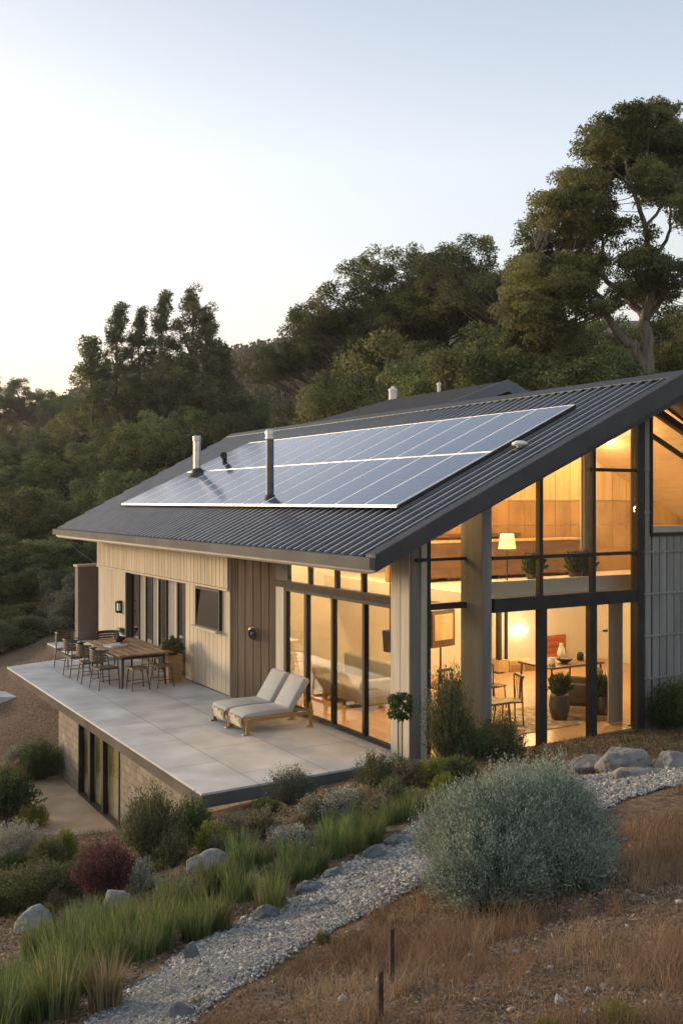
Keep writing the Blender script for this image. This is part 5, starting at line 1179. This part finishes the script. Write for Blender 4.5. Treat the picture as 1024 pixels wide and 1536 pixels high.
def dense_line(pts, k=5):
    pts = np.array(pts); out = [pts[0]]
    for i in range(len(pts)-1):
        p0 = pts[max(i-1,0)]; p1 = pts[i]; p2 = pts[i+1]; p3 = pts[min(i+2,len(pts)-1)]
        for j in range(1, k+1):
            t = j/k; out.append(.5*((2*p1) + (-p0+p2)*t + (2*p0-5*p1+4*p2-p3)*t*t + (-p0+3*p1-3*p2+p3)*t**3))
    return np.array(out)
nodes = []
for pts, ra, rb in LIMB:
    q = dense_line(pts); q[1:-1] += rng.normal(size=q[1:-1].shape)*.04; mb.tube(q, list(np.linspace(ra*.8, rb*.7, len(q))), 9); nodes += list(q[len(q)//3:])
nodes = np.array(nodes)
LOBE = [(905,188,40,26,18),(950,172,44,24,22),(1000,168,44,24,22),(1042,180,36,30,18),(1020,235,40,30,14),(870,215,30,26,12),(818,352,30,34,10),(842,362,30,34,10),(800,400,30,30,9),(870,320,26,26,8),(958,195,55,32,26),(915,205,40,30,18),(1000,190,45,32,20),(1045,215,45,45,20),(880,238,42,32,20),(850,275,42,38,20),(885,290,36,34,15),(860,325,34,28,12),(815,292,26,36,14),(805,330,24,36,12),(800,372,22,26,9),(850,395,44,38,20),(880,370,34,28,12),(825,430,44,36,18),
 (905,372,30,26,8),(950,400,38,36,17),(990,395,38,42,18),(1030,420,40,50,20),(972,425,30,24,9),(1000,310,34,40,12),(1035,300,40,50,18),(945,260,40,22,11),(990,250,40,24,13),(900,330,30,26,6),(940,340,34,30,5),(915,440,30,20,6),
 (775,410,36,32,16),(765,460,36,36,18),(790,490,46,38,20),(770,525,36,36,16),(835,480,44,34,15),(870,455,30,24,9),(800,545,44,36,15),(845,530,40,36,11),(1045,470,34,40,10)]
lob = [(e3(x + 4, y + (22 if y < 300 else 10 if y < 400 else 0), 0) + np.array([0, rng.normal()*1.2, 0]), (w/F*DE, 1.4 + .4*rng.random(), h/F*DE), int(n*2.2)) for x, y, w, h, n in LOBE]
cs = []
for c, r, k in lob:
    dd = unit(rng.normal(size=(k, 3))); cs.append(c + [0,0,-.25] + dd*(.35 + .6*rng.random((k, 1))**.7)*np.array(r)*np.array([1,1,.92]))
cs = np.concatenate(cs)
for c in cs[rng.permutation(len(cs))[:330]]:
    j = int(np.argmin(np.linalg.norm(nodes - (c - [0,0,.5]), axis=1))); L_ = np.linalg.norm(c - nodes[j])
    mb.tube(curve(nodes[j], c, (rng.normal()*.1*L_, rng.normal()*.1*L_, -.1*L_), 6), list(np.linspace(min(.035, .007 + .007*L_), .009, 6)), 5, False)
cr = .37*(.7 + .8*rng.random(len(cs))); wts = cr**2; cn = rng.choice(len(cs), 150*len(cs), p=wts/wts.sum())
dd = unit(rng.normal(size=(len(cn), 3))); dd[:,2] = np.where((dd[:,2] < 0) & (rng.random(len(cn)) < .5), -dd[:,2], dd[:,2])
P = cs[cn] + dd*(rng.random((len(cn), 1))**.42)*cr[cn][:,None]*np.array([1,1,.6]) + .03*rng.normal(size=(len(cn), 3))
A = rng.normal(size=P.shape) + (P - cs[cn]); A[:,2] -= .2
V, Fc = leaf_quads(P, A, .15*(.6 + .8*rng.random(len(P))), .052*(.7 + .6*rng.random(len(P))), rng)
org = Vector(base); t = empty('eucalyptus_tree', org, 0, 'huge eucalyptus with forked pale trunk and airy crown above the roof', 'tree')
mb.v = [tuple(Vector(v_) - org) for v_ in mb.v]; mb.build('trunk', M['bark_pale'], t, 0, True)
link('crown', np_mesh('crown', V - np.array(org), Fc), island_mat('leaf_eucalyptus', [(0.070,0.089,0.036),(0.133,0.154,0.061),(0.203,0.211,0.082),(0.281,0.260,0.104)], clump=.35, trans=.38), t)

# far wood on the hills beyond the valley
rng = np.random.default_rng(5); parts = []
fx = rng.uniform(-75, 45, 2600); fy = rng.uniform(130, 300, 2600); fz = ground(fx, fy)
sx = fx/fy*F + HX; ok = (sx > 60) & (sx < 640) & (rng.random(2600) < .8); fx, fy, fz = fx[ok], fy[ok], fz[ok]; n = len(fx)
hh = rng.uniform(1.6, 4.2, n); k = 46; idx = np.repeat(np.arange(n), k)
dd = unit(rng.normal(size=(n*k, 3))); dd[:,2] = np.abs(dd[:,2])*1.3 - .2
P = np.c_[fx, fy, fz][idx] + dd*(hh[idx]*.75)[:,None]*np.array([.8,.8,1]) + np.c_[np.zeros((n*k, 2)), hh[idx]*.35]
V, Fc = leaf_quads(P, rng.normal(size=P.shape), .9, .5, rng)
tag(link('far_wood', np_mesh('far_wood', V, Fc), island_mat('leaf_far', [(.060,.063,.033),(.098,.093,.051),(.143,.120,.068)], trans=.25)), 'hazy wood covering the far hills beyond the valley', 'wood', kind='stuff')

# ---------------------------------------------------------------- shrubs near the house and path
def shrub_mesh(seed, w, d_, h, stems, per, L, Wd, spread=1.0, up=.6, t0=.3, jit=.05, upright=False, rim_s=.1):
    rng = np.random.default_rng(seed); mb = MB(); az = rng.random(stems)*2*np.pi; el = np.arccos(1 - rng.random(stems)*(1 - math.cos(R(82))))
    rim = 1 + .18*np.sin(3*az + seed) + .12*np.sin(5*az + 2*seed) + rim_s*rng.normal(size=stems)
    tip = np.stack([np.sin(el)*np.cos(az)*w*rim*spread, np.sin(el)*np.sin(az)*d_*rim*spread, h*(.12 + .88*np.cos(el)**.7)*(1 + rim_s*rng.normal(size=stems))], 1)
    b0 = np.c_[np.cos(az)*w*.18*rng.random(stems), np.sin(az)*d_*.18*rng.random(stems), np.zeros(stems)]
    mid = b0*.4 + tip*.5; mid[:,2] += (h*.10 if not upright else -h*.05); 
    t = t0 + (1 - t0)*rng.random((stems, per))**.75; T = t[...,None]
    P = (1-T)**2*b0[:,None] + 2*T*(1-T)*mid[:,None] + T*T*tip[:,None]
    tan = unit(2*(1-T)*(mid - b0)[:,None] + 2*T*(tip - mid)[:,None])
    P = P + rng.normal(size=P.shape)*jit*min(w, h); A = tan*(.7 + up) + rng.normal(size=P.shape)*.75; A[...,2] += up*.5
    P, A = P.reshape(-1, 3), A.reshape(-1, 3)
    V, Fc = leaf_quads(P, A, L*(.6 + .8*rng.random(len(P))), Wd*(.7 + .6*rng.random(len(P))), rng)
    for i in range(0, stems, max(1, stems//90)):
        mb.tube(curve(b0[i], tip[i]*.97, (0,0,h*.05), 5), list(np.linspace(max(.004, .012*h), .002, 5)), 4, False)
    sm = bpy.data.meshes.new('stems'); sm.from_pydata(mb.v, [], mb.f); sm.update()
    return sm, np_mesh('foliage', V, Fc)
M['twig'] = mat('twig', (.10,.075,.055), (.17,.13,.10), rough=.9, scale=8)
M['twig_pale'] = mat('pale_twig', (.24,.22,.19), (.32,.30,.26), rough=.9, scale=8)
SL_ = {
 'sage': island_mat('sage_leaf', [(0.130,0.165,0.130),(0.220,0.260,0.205),(0.310,0.350,0.274),(0.430,0.460,0.363)], trans=.2, rough=.8),
 'rosemary': island_mat('rosemary_leaf', [(0.038,0.051,0.038),(0.084,0.105,0.075),(0.144,0.164,0.127)], trans=.15),
 'olive': island_mat('shrub_olive', [(0.060,0.068,0.030),(0.127,0.135,0.060),(0.203,0.203,0.094)], trans=.3),
 'green': island_mat('shrub_green', [(0.034,0.060,0.021),(0.075,0.118,0.038),(0.135,0.186,0.060)], trans=.3),
 'lime': island_mat('shrub_lime', [(0.101,0.127,0.025),(0.203,0.220,0.047),(0.338,0.321,0.075)], trans=.35),
 'red': island_mat('shrub_red', [(0.060,0.027,0.030),(0.135,0.051,0.057),(0.220,0.094,0.094)], trans=.3),
 'dry': island_mat('shrub_dry', [(0.127,0.101,0.068),(0.220,0.178,0.114),(0.355,0.295,0.195)], trans=.25),
 'silver': island_mat('shrub_silver', [(0.144,0.152,0.118),(0.287,0.287,0.229),(0.507,0.481,0.396)], trans=.2),
 'fawn': island_mat('shrub_fawn', [(0.101,0.084,0.051),(0.203,0.161,0.094),(0.338,0.280,0.169)], trans=.25),
}
SH = {'round': [shrub_mesh(300+i, .5, .5, .8, 190, 34, .055, .026) for i in range(2)], 'fine': [shrub_mesh(310+i, .5, .5, .8, 300, 34, .04, .010, up=.9) for i in range(2)],
      'loose': [shrub_mesh(320+i, .5, .5, .85, 90, 40, .06, .028, t0=.25, jit=.07) for i in range(2)], 'big': [shrub_mesh(330+i, .5, .5, .9, 320, 40, .035, .017, jit=.06) for i in range(2)]}
SHC = {}
def shrub(px, py, wpx, hpx, form, col, lab, group=None, name='shrub', cat='shrub', D=None, k=0, lift=0):
    g = G(px, py) if D is None else at(px, py, D)
    if D is not None: g.z = min(g.z, gz(g.x, g.y) + .02) if lift == 0 else g.z
    s = wpx/F*g.y/1.05; hs_ = hpx/F*g.y/.9; key = (form, col, k % 2)
    if key not in SHC:
        a, b = SH[form][k % 2]; b = b.copy(); a = a.copy(); b.materials.append(SL_[col]); a.materials.append(M['twig_pale'] if col in ('silver','sage') else M['twig']); SHC[key] = (a, b)
    t = empty(name, g - Vector((0,0,.03)), (px*.37 + py) % 6.28, lab, cat, group); t.scale = (s, s, hs_)
    for nm, me_ in zip(('stems','foliage'), SHC[key]): o = bpy.data.objects.new(nm, me_); C.objects.link(o); o.parent = t
    return t
SHRUBS = [
 (437,1192,88,62,'fine','rosemary','dark rosemary bush leaning on the front edge of the terrace',13.0),
 (228,1300,100,120,'big','olive','tall olive green shrub in front of the stone wall under the terrace',None),
 (290,1268,70,74,'big','green','dark green shrub under the terrace corner',None),
 (318,1278,62,52,'round','lime','yellow green shrub at the foot of the terrace corner',None),
 (262,1302,62,60,'loose','olive','loose olive shrub right of the tall shrub by the stone wall',None),
 (160,1350,104,92,'big','red','dark red leaved shrub in the planted bed',None),
 (212,1338,46,54,'loose','silver','silvery twiggy shrub right of the dark red one',None),
 (60,1362,110,70,'big','olive','wide olive shrub above the round pale rock',None),
 (108,1345,70,60,'round','green','small green shrub between the wide olive and the dark red shrubs',None),
 (10,1372,80,70,'big','olive','olive shrub cut by the left edge above the grass clumps',None),
 (22,1290,110,64,'fine','silver','grey green feathery shrub at the left edge below the patio',None),
 (75,1300,60,50,'round','olive','low olive shrub beside the feathery grey one',None),
 (50,1246,50,44,'round','lime','yellow green shrub at the left end of the lower patio',None),
 (98,1290,40,52,'round','lime','small upright yellow green shrub at the patio\'s curved edge',None),
 (10,1230,90,82,'round','green','dark green shrub at the left edge beyond the patio',None),
 (60,1172,80,62,'big','green','dark shrub at the far end of the lower patio by the stone wall',None),
 (15,1190,60,50,'loose','dry','dry twiggy shrub left of the dark one at the patio end',None),
 (140,1292,44,36,'loose','fawn','fawn low shrub at the near end of the lower patio',None),
 (350,1262,70,44,'loose','dry','dry brown shrub in the shade below the terrace front',None),
 (395,1258,60,56,'loose','fawn','fawn twiggy shrub below the terrace front edge',None),
 (440,1278,84,46,'round','silver','cream flowered low shrub left of the green grass clumps',None),
 (470,1232,60,44,'loose','silver','white flecked shrub right of the rosemary bush',None),
 (400,1225,50,34,'round','green','small dark green shrub at the foot of the rosemary bush',None),
 (520,1222,88,48,'loose','silver','silvery spreading shrub in front of the terrace corner planting',None),
 (566,1190,70,62,'big','olive','olive shrub at the right end of the terrace front',None),
 (612,1185,60,52,'round','fawn','brownish shrub at the foot of the small topiary tree',None),
 (650,1178,64,50,'round','lime','bright yellow green shrub in front of the corner pillar',None),
 (690,1172,60,44,'round','olive','olive shrub below the narrow gable bay',None),
 (672,1160,78,152,'big','olive','tall leafy shrub standing before the narrow gable bay',14.2),
 (708,1165,56,90,'loose','green','green shrub at the foot of the grey gable column',14.0),
 (748,1158,84,86,'big','olive','dark olive shrub before the left pane of the gable glass',14.3),
 (598,1172,40,46,'loose','green','sparse green shrub under the topiary ball',14.0),
 (1002,1100,84,78,'big','green','fresh green shrub against the grey boarded gable wall',None),
 (1040,1098,60,90,'big','green','green shrub at the right edge against the grey boards',None),
 (925,1545,80,60,'fine','lime','yellow green shrub at the bottom edge of the picture',None),
 (820,1550,50,38,'fine','lime','small yellow green tuft at the bottom edge left of the larger one',None),
 (642,1545,40,26,'fine','green','small green tuft at the bottom edge near the stakes',None),
 (300,1508,34,22,'loose','olive','small weed at the right edge of the gravel near the bottom',None),
 (485,1415,30,26,'loose','olive','small green weed at the right edge of the gravel halfway up',None),
]
for i, (px, py, w, h, f_, c_, l_, D_) in enumerate(SHRUBS): shrub(px, py, w, h, f_, c_, l_, D=D_, k=i)
# low mixed planting between the terrace and the grass band
rgf = random.Random(44)
FILL = {'silver':('loose','low silvery flowering shrub in the mixed planting below the terrace'),'dry':('loose','low dry brown shrub in the mixed planting below the terrace'),'olive':('round','low olive shrub in the mixed planting below the terrace'),'green':('round','low green shrub in the mixed planting below the terrace'),'fawn':('loose','low fawn shrub in the mixed planting below the terrace'),'lime':('round','low yellow green shrub in the mixed planting below the terrace')}
spots = [(x + rgf.uniform(-14, 14), np.interp(x, [200,330,450,560,680], [1345,1290,1262,1225,1180]) + rgf.uniform(-22, 14)) for x in range(205, 690, 17)]
spots += [(rgf.uniform(0, 250), rgf.uniform(1240, 1385)) for _ in range(26)] + [(rgf.uniform(0, 90), rgf.uniform(1130, 1240)) for _ in range(9)]
for i, (px, py) in enumerate(spots):
    if 30 < px < 190 and py < 1290: continue
    if any(abs(px - qx) < 52 and -14 < py - qy < 62 for qx, qy in ((50,1394),(172,1368),(310,1306),(235,1327))): continue
    c_ = rgf.choice(['silver','silver','dry','olive','olive','green','fawn','lime','dry']); f_, l_ = FILL[c_]; z_ = rgf.uniform(.7, 1.2)
    shrub(px, py, 46*z_, 36*z_*rgf.uniform(.7, 1.3), f_, c_, l_, 'low mixed shrubs below the terrace', k=i)
# the sage bush
cyy = 6.55; cx = (778 - HX)/F*cyy
zc = gz(cx, cyy)
subs = []
for i_, (ox, oy, w_, h_, ns) in enumerate(((-.40,-.14,.40,.60,620),(-.10,.05,.46,.80,860),(.32,.16,.46,.80,800),(.16,-.24,.42,.50,560),(-.26,.22,.34,.70,440),(.62,.12,.30,.58,320))):
    a_, b_ = shrub_mesh(400 + i_, w_*1.08, w_*.95, h_, int(ns*1.15), 80, .024, .0068, up=1.0, t0=.2, jit=.04, rim_s=.08)
    subs.append((a_, b_, ox, oy))
def join_me(name, lst):
    V = []; Fc = []; o = 0
    for me_, ox, oy in lst:
        v = np.empty(len(me_.vertices)*3, np.float32); me_.vertices.foreach_get('co', v); v = v.reshape(-1, 3) + [ox, oy, 0]; V.append(v)
        Fc += [tuple(i + o for i in p_.vertices) for p_ in me_.polygons] if name == 'stems' else []
        if name != 'stems': q = np.empty(len(me_.loops), np.int32); me_.loops.foreach_get('vertex_index', q); Fc.append(q.reshape(-1, 4) + o)
        o += len(v)
    V = np.concatenate(V)
    if name == 'stems': m_ = bpy.data.meshes.new(name); m_.from_pydata(V.tolist(), [], Fc); m_.update(); return m_
    return np_mesh(name, V, np.concatenate(Fc))
sm, fm = join_me('stems', [(a_, x_, y_) for a_, b_, x_, y_ in subs]), join_me('foliage', [(b_, x_, y_) for a_, b_, x_, y_ in subs])
t = empty('sage_bush', (cx, cyy, zc - .05), R(32), 'big round silvery sage bush spilling over the gravel path', 'bush'); 
for nm, me_, m_ in (('stems', sm, M['twig_pale']), ('foliage', fm, SL_['sage'])): link(nm, me_, m_, t)
# topiary
tp = at(600, 1146, 15.0); z0 = gz(tp.x, tp.y)
t = empty('topiary_tree', (tp.x, tp.y, z0), 0, 'small ball topiary on two thin stems before the corner pillar', 'topiary')
zc = 4.1 - (1060 - HY)/F*15.0 - z0
mb = MB(); mb.tube([(-.03,0,0),(-.035,0,zc)], .012, 6); mb.tube([(.03,.02,0),(.035,.02,zc)], .012, 6); mb.build('trunk', M['twig'], t)
rng = np.random.default_rng(9); dd = unit(rng.normal(size=(1100, 3))); P = dd*(.20*(.5 + .5*rng.random((1100, 1))**.5)*(1 + .22*np.sin(4*dd[:,:1] + 2)*np.cos(5*dd[:,2:3])))*np.array([1,.95,1.12]) + [0,0,zc]
V, Fc = leaf_quads(P, dd + .8*rng.normal(size=P.shape), .062, .03, rng); link('crown', np_mesh('crown', V, Fc), SL_['green'], t)
# planter on the terrace
t = empty('planter', H(-.86, 8.42, 0), ANG, 'tall honey coloured planter with a leafy plant by the recessed doors', 'planter')
mb = MB(); mb.hexa([(-.15,-.15,0),(.15,-.15,0),(.15,.15,0),(-.15,.15,0)], [(-.18,-.18,.62),(.18,-.18,.62),(.18,.18,.62),(-.18,.18,.62)]); mb.build('pot', M['gold_wood'], t, .01)
sm, fm = shrub_mesh(420, .23, .23, .36, 120, 30, .09, .03); 
for nm, me_, m_ in (('stems', sm, M['twig']), ('foliage', fm, SL_['olive'])): o = link(nm, me_, m_, t); o.location = (0,0,.6)

# ---------------------------------------------------------------- grasses
def blades(P, h, wdt, rng, lean=.35, seg=3, az=None):
    n = len(P); az = rng.random(n)*2*np.pi if az is None else az; ln = lean*h*(.3 + rng.random(n)); dv = np.c_[np.cos(az), np.sin(az), np.zeros(n)]; sd_ = np.c_[-np.sin(az + .6*rng.normal(size=n)), np.cos(az), np.zeros(n)]
    V = []
    for k in range(seg + 1):
        t = k/seg; c = P + dv*(ln*t**2)[:,None]; c[:,2] += h*t*(1 - .12*t); ww = (wdt*(1 - t*.92))[:,None]*.5; V += [c - sd_*ww, c + sd_*ww]
    V = np.stack(V, 1); i = np.arange(n)[:,None]*(2*(seg + 1))
    Fc = np.concatenate([np.stack([i[:,0] + 2*k, i[:,0] + 2*k + 1, i[:,0] + 2*k + 3, i[:,0] + 2*k + 2], 1) for k in range(seg)])
    return V.reshape(-1, 3), Fc
def clump(seed, n, h, r):
    rng = np.random.default_rng(seed); a = rng.random(n)*2*np.pi; q = r*np.sqrt(rng.random(n)); P = np.c_[np.cos(a)*q, np.sin(a)*q, np.zeros(n)]
    return np_mesh('blades', *blades(P, h*(.55 + .55*rng.random(n)), np.full(n, .0088), rng, .27, 3, a + .5*rng.normal(size=n)))
gmat = island_mat('grass_blade', [(.17,.14,.07),(.07,.11,.032),(.115,.165,.05),(.17,.22,.075),(.25,.265,.115)], trans=.4, vary=.22)
CLM = [clump(500+i, 250, .42, .13) for i in range(4)]
for c_ in CLM: c_.materials.append(gmat)
band = [(0,1515),(60,1478),(150,1432),(230,1402),(300,1372),(360,1345),(420,1318),(470,1292),(520,1265),(580,1238),(640,1208),(672,1192)]
bp_ = np.array(band, float); rg = random.Random(12); pts = []
wid = lambda x: 50 if x < 250 else (34 if x < 420 else (22 if x < 560 else 16))
x = -30.0
while x < 675:
    y = np.interp(x, bp_[:,0], bp_[:,1]) + (0 if x >= 0 else 15); w_ = wid(x)*1.1
    for k in range(3 if x < 330 else 2):
        pts.append((x + rg.uniform(-12, 12), y + rg.uniform(-w_, w_)))
    x += 25 if x < 420 else 20
pts += [(30,1535),(75,1520),(10,1545),(95,1500),(130,1485)]
for i, (px, py) in enumerate(pts):
    if px < -40: continue
    g = G(px, min(py, 1570)); s = rg.uniform(.8, 1.2)*(1.0 if px < 420 else .95)
    if in_path(g.x, g.y): continue
    o = bpy.data.objects.new('grass_clump', CLM[i % 4]); C.objects.link(o); o.location = g - Vector((0,0,.02)); o.rotation_euler = (0,0,rg.random()*6.28); o.scale = (s*.85, s*.85, s*rg.uniform(.60, .88))
    tag(o, 'green fine bladed grass clump in the long band above the gravel path', 'grass clump', 'green grass clumps along the path')
g = G(158, 1512); cm = clump(540, 260, .30, .09); cm.materials.append(island_mat('straw_blade', [(.15,.11,.06),(.26,.20,.11),(.36,.28,.16)], trans=.3)); o = link('grass_clump', cm, None); o.location = g; tag(o, 'single straw coloured grass tuft beside the gravel at the lower left', 'grass clump')

def side(X, Y):      # signed place across the path: -1 left edge, 1 right edge
    c = PW[:,ACR//2]; out = np.empty(len(X))
    hw = np.linalg.norm(PRw - PLw, axis=1)/2
    for i in range(0, len(X), 20000):
        q = np.c_[X[i:i+20000], Y[i:i+20000]]; d2 = ((q[:,None] - c[None])**2).sum(-1); k = d2.argmin(1)
        out[i:i+20000] = ((q - c[k])*dirw[k]).sum(1)/hw[k]
    return out
def vnoise(X, Y, s, o=0): return np.sin(X*s + 1.7*np.sin(Y*s*.7 + o)) * np.sin(Y*s*1.1 + 1.3*np.sin(X*s*.6 + o*2))
rng = np.random.default_rng(31)
n = 420000; Y = 1.6 + 12*rng.random(n)**1.7; X = (rng.random(n)*1.0 - .42)*Y*.86 + .2
sd_ = side(X, Y); pn_ = vnoise(X, Y, 2.3) + .5*vnoise(X, Y, 6.1, 2)
ok = (sd_ > 1.02) & (rng.random(n) < np.clip(.36 + .8*pn_, .03, 1)) & (Y < 12.2)
X, Y, pn_ = X[ok], Y[ok], pn_[ok]
P = np.c_[X, Y, ground(X, Y) - .004]; n = len(P)
tall = rng.random(n) < np.clip(.12 + .22*pn_, .01, .5)*np.clip((X/Y + .10)*4.5, .12, 1.5)
h = np.where(tall, rng.uniform(.10, .30, n), rng.uniform(.02, .075, n)); wd = np.where(tall, .0026, .0040)*(.7 + .6*rng.random(n))*np.clip(Y/4.5, 1, 2)
# ragged tussocks among it
nt_ = 260; ty = 2.4 + 8*rng.random(nt_)**1.2; tx = (rng.random(nt_)*.62 - .14)*ty*.86 + .3; ok = side(tx, ty) > 1.12; tx, ty = tx[ok], ty[ok]; ts = rng.uniform(.5, 1.25, len(tx)); k_ = 46
q = np.repeat(np.arange(len(tx)), k_); bx, by = tx[q] + rng.normal(size=len(q))*.035*ts[q], ty[q] + rng.normal(size=len(q))*.035*ts[q]
VT, FT = blades(np.c_[bx, by, ground(bx, by) - .004], ts[q]*rng.uniform(.06, .21, len(q)), .003*np.clip(by/4.5, .8, 2), rng, .5, 2)
tag(link('straw_tussocks', np_mesh('straw_tussocks', VT, FT), island_mat('tussock_blade', [(0.136,0.078,0.043),(0.230,0.140,0.079),(0.323,0.218,0.130),(0.408,0.296,0.187)], trans=.3, clump=1.5)), 'pale straw tussocks scattered through the dry slope', 'dry grass', kind='stuff')
V, Fc = blades(P, h, wd, rng, np.where(tall, .5, 1.3), 2)
tag(link('dry_grass', np_mesh('dry_grass', V, Fc), island_mat('dry_blade', [(0.088,0.050,0.031),(0.176,0.102,0.060),(0.269,0.166,0.099),(0.393,0.276,0.174)], trans=.3, clump=1.1)), 'reddish brown dry grass covering the slope in the foreground', 'dry grass', kind='stuff')
# litter: fallen twigs and leaf scraps on all the bare slopes
n = 120000; Y = 2 + 16*rng.random(n)**1.5; X = (rng.random(n) - .5)*Y*.86; sd_ = side(X, Y); ok = np.abs(sd_) > 1.03; X, Y = X[ok], Y[ok]
lv = (X - HX0)*CA + (Y - HY0)*SA; lu_ = -(X - HX0)*SA + (Y - HY0)*CA; ok = ~((lv > -3.6) & (lu_ > .2)); X, Y = X[ok], Y[ok]
P = np.c_[X, Y, ground(X, Y) + .008]; A = rng.normal(size=P.shape); A[:,2] *= .25
V, Fc = leaf_quads(P, A, (.022 + .03*rng.random(len(P)))*np.clip(Y/5, .8, 2), (.004 + .008*rng.random(len(P)))*np.clip(Y/5, .8, 2), rng, np.array([0,0,1.]))
tag(link('leaf_litter', np_mesh('leaf_litter', V, Fc), island_mat('litter', [(.060,.038,.024),(.132,.084,.050),(.204,.138,.084),(.300,.228,.156)], trans=0)), 'dry leaf litter and twigs lying on the planted slope', 'leaf litter', kind='stuff')
# green weeds: by the gable, on the right above the boulders, patches in the dry slope, left slope
n = 90000; X = rng.uniform(-9, 9, n); Y = rng.uniform(3, 24, n); px_ = X/Y*F + HX; zz = ground(X, Y); py_ = HY - (zz - CAM_Z)/Y*F; sd_ = side(X, Y)
lv = (X - HX0)*CA + (Y - HY0)*SA; lu_ = -(X - HX0)*SA + (Y - HY0)*CA; outh = ~((lv > -3.5) & (lu_ > -.1))
a1 = (px_ > 930) & (py_ > 1085) & (py_ < 1135); a2 = (px_ > 560) & (py_ > 1095) & (py_ < 1160); a3 = (px_ > 330) & (px_ < 640) & (py_ > 1400) & (py_ < 1500) & (vnoise(X, Y, 5) > -.1); a4 = (px_ < 420) & (py_ < 1420) & (py_ > 1180) & (vnoise(X, Y, 3.1, 1) > -.2)
ok = outh & (np.abs(sd_) > 1.05) & (a1 | (a2 & (rng.random(n) < .5)) | (a3 & (sd_ > 1)) | (a4 & (rng.random(n) < .7)))
P = np.c_[X, Y, zz][ok]; n = len(P)
V, Fc = blades(P, rng.uniform(.04, .15, n), .006 + .006*rng.random(n), rng, .6, 2)
tag(link('weedy_grass', np_mesh('weedy_grass', V, Fc), island_mat('weed_blade', [(.045,.05,.02),(.085,.09,.036),(.14,.125,.06),(.19,.15,.085)], trans=.3, clump=.8)), 'short green and tan grass growing by the glass gable and in the beds', 'grass', kind='stuff')
n = 60000; X = rng.uniform(5, 22, n); Y = rng.uniform(24, 60, n)
# tan tussocks on the bare slope beyond the terrace
n = 26000; Y = rng.uniform(22, 46, n); X = rng.uniform(-.42, -.22, n)*Y; lv = (X - HX0)*CA + (Y - HY0)*SA; ok = lv < -4.3
P = np.c_[X, Y, ground(X, Y)][ok]; n = len(P); V, Fc = blades(P, rng.uniform(.05, .25, n), .03 + .03*rng.random(n), rng, .8, 2)
tag(link('slope_grass', np_mesh('slope_grass', V, Fc), island_mat('tan_blade', [(.07,.05,.033),(.12,.09,.06),(.19,.145,.10)], trans=.2, clump=.3)), 'faded tan grass on the bare slope beyond the terrace', 'grass', kind='stuff')

for t in POTS:
    sm, fm = shrub_mesh(430, .22, .22, .42, 60, 22, .10, .04)
    for nm, me_, m_ in (('stems', sm, M['twig']), ('foliage', fm, SL_['green'])): o = link(nm, me_, m_, t); o.location = (0,0,t.get('potz', .30) - .04)
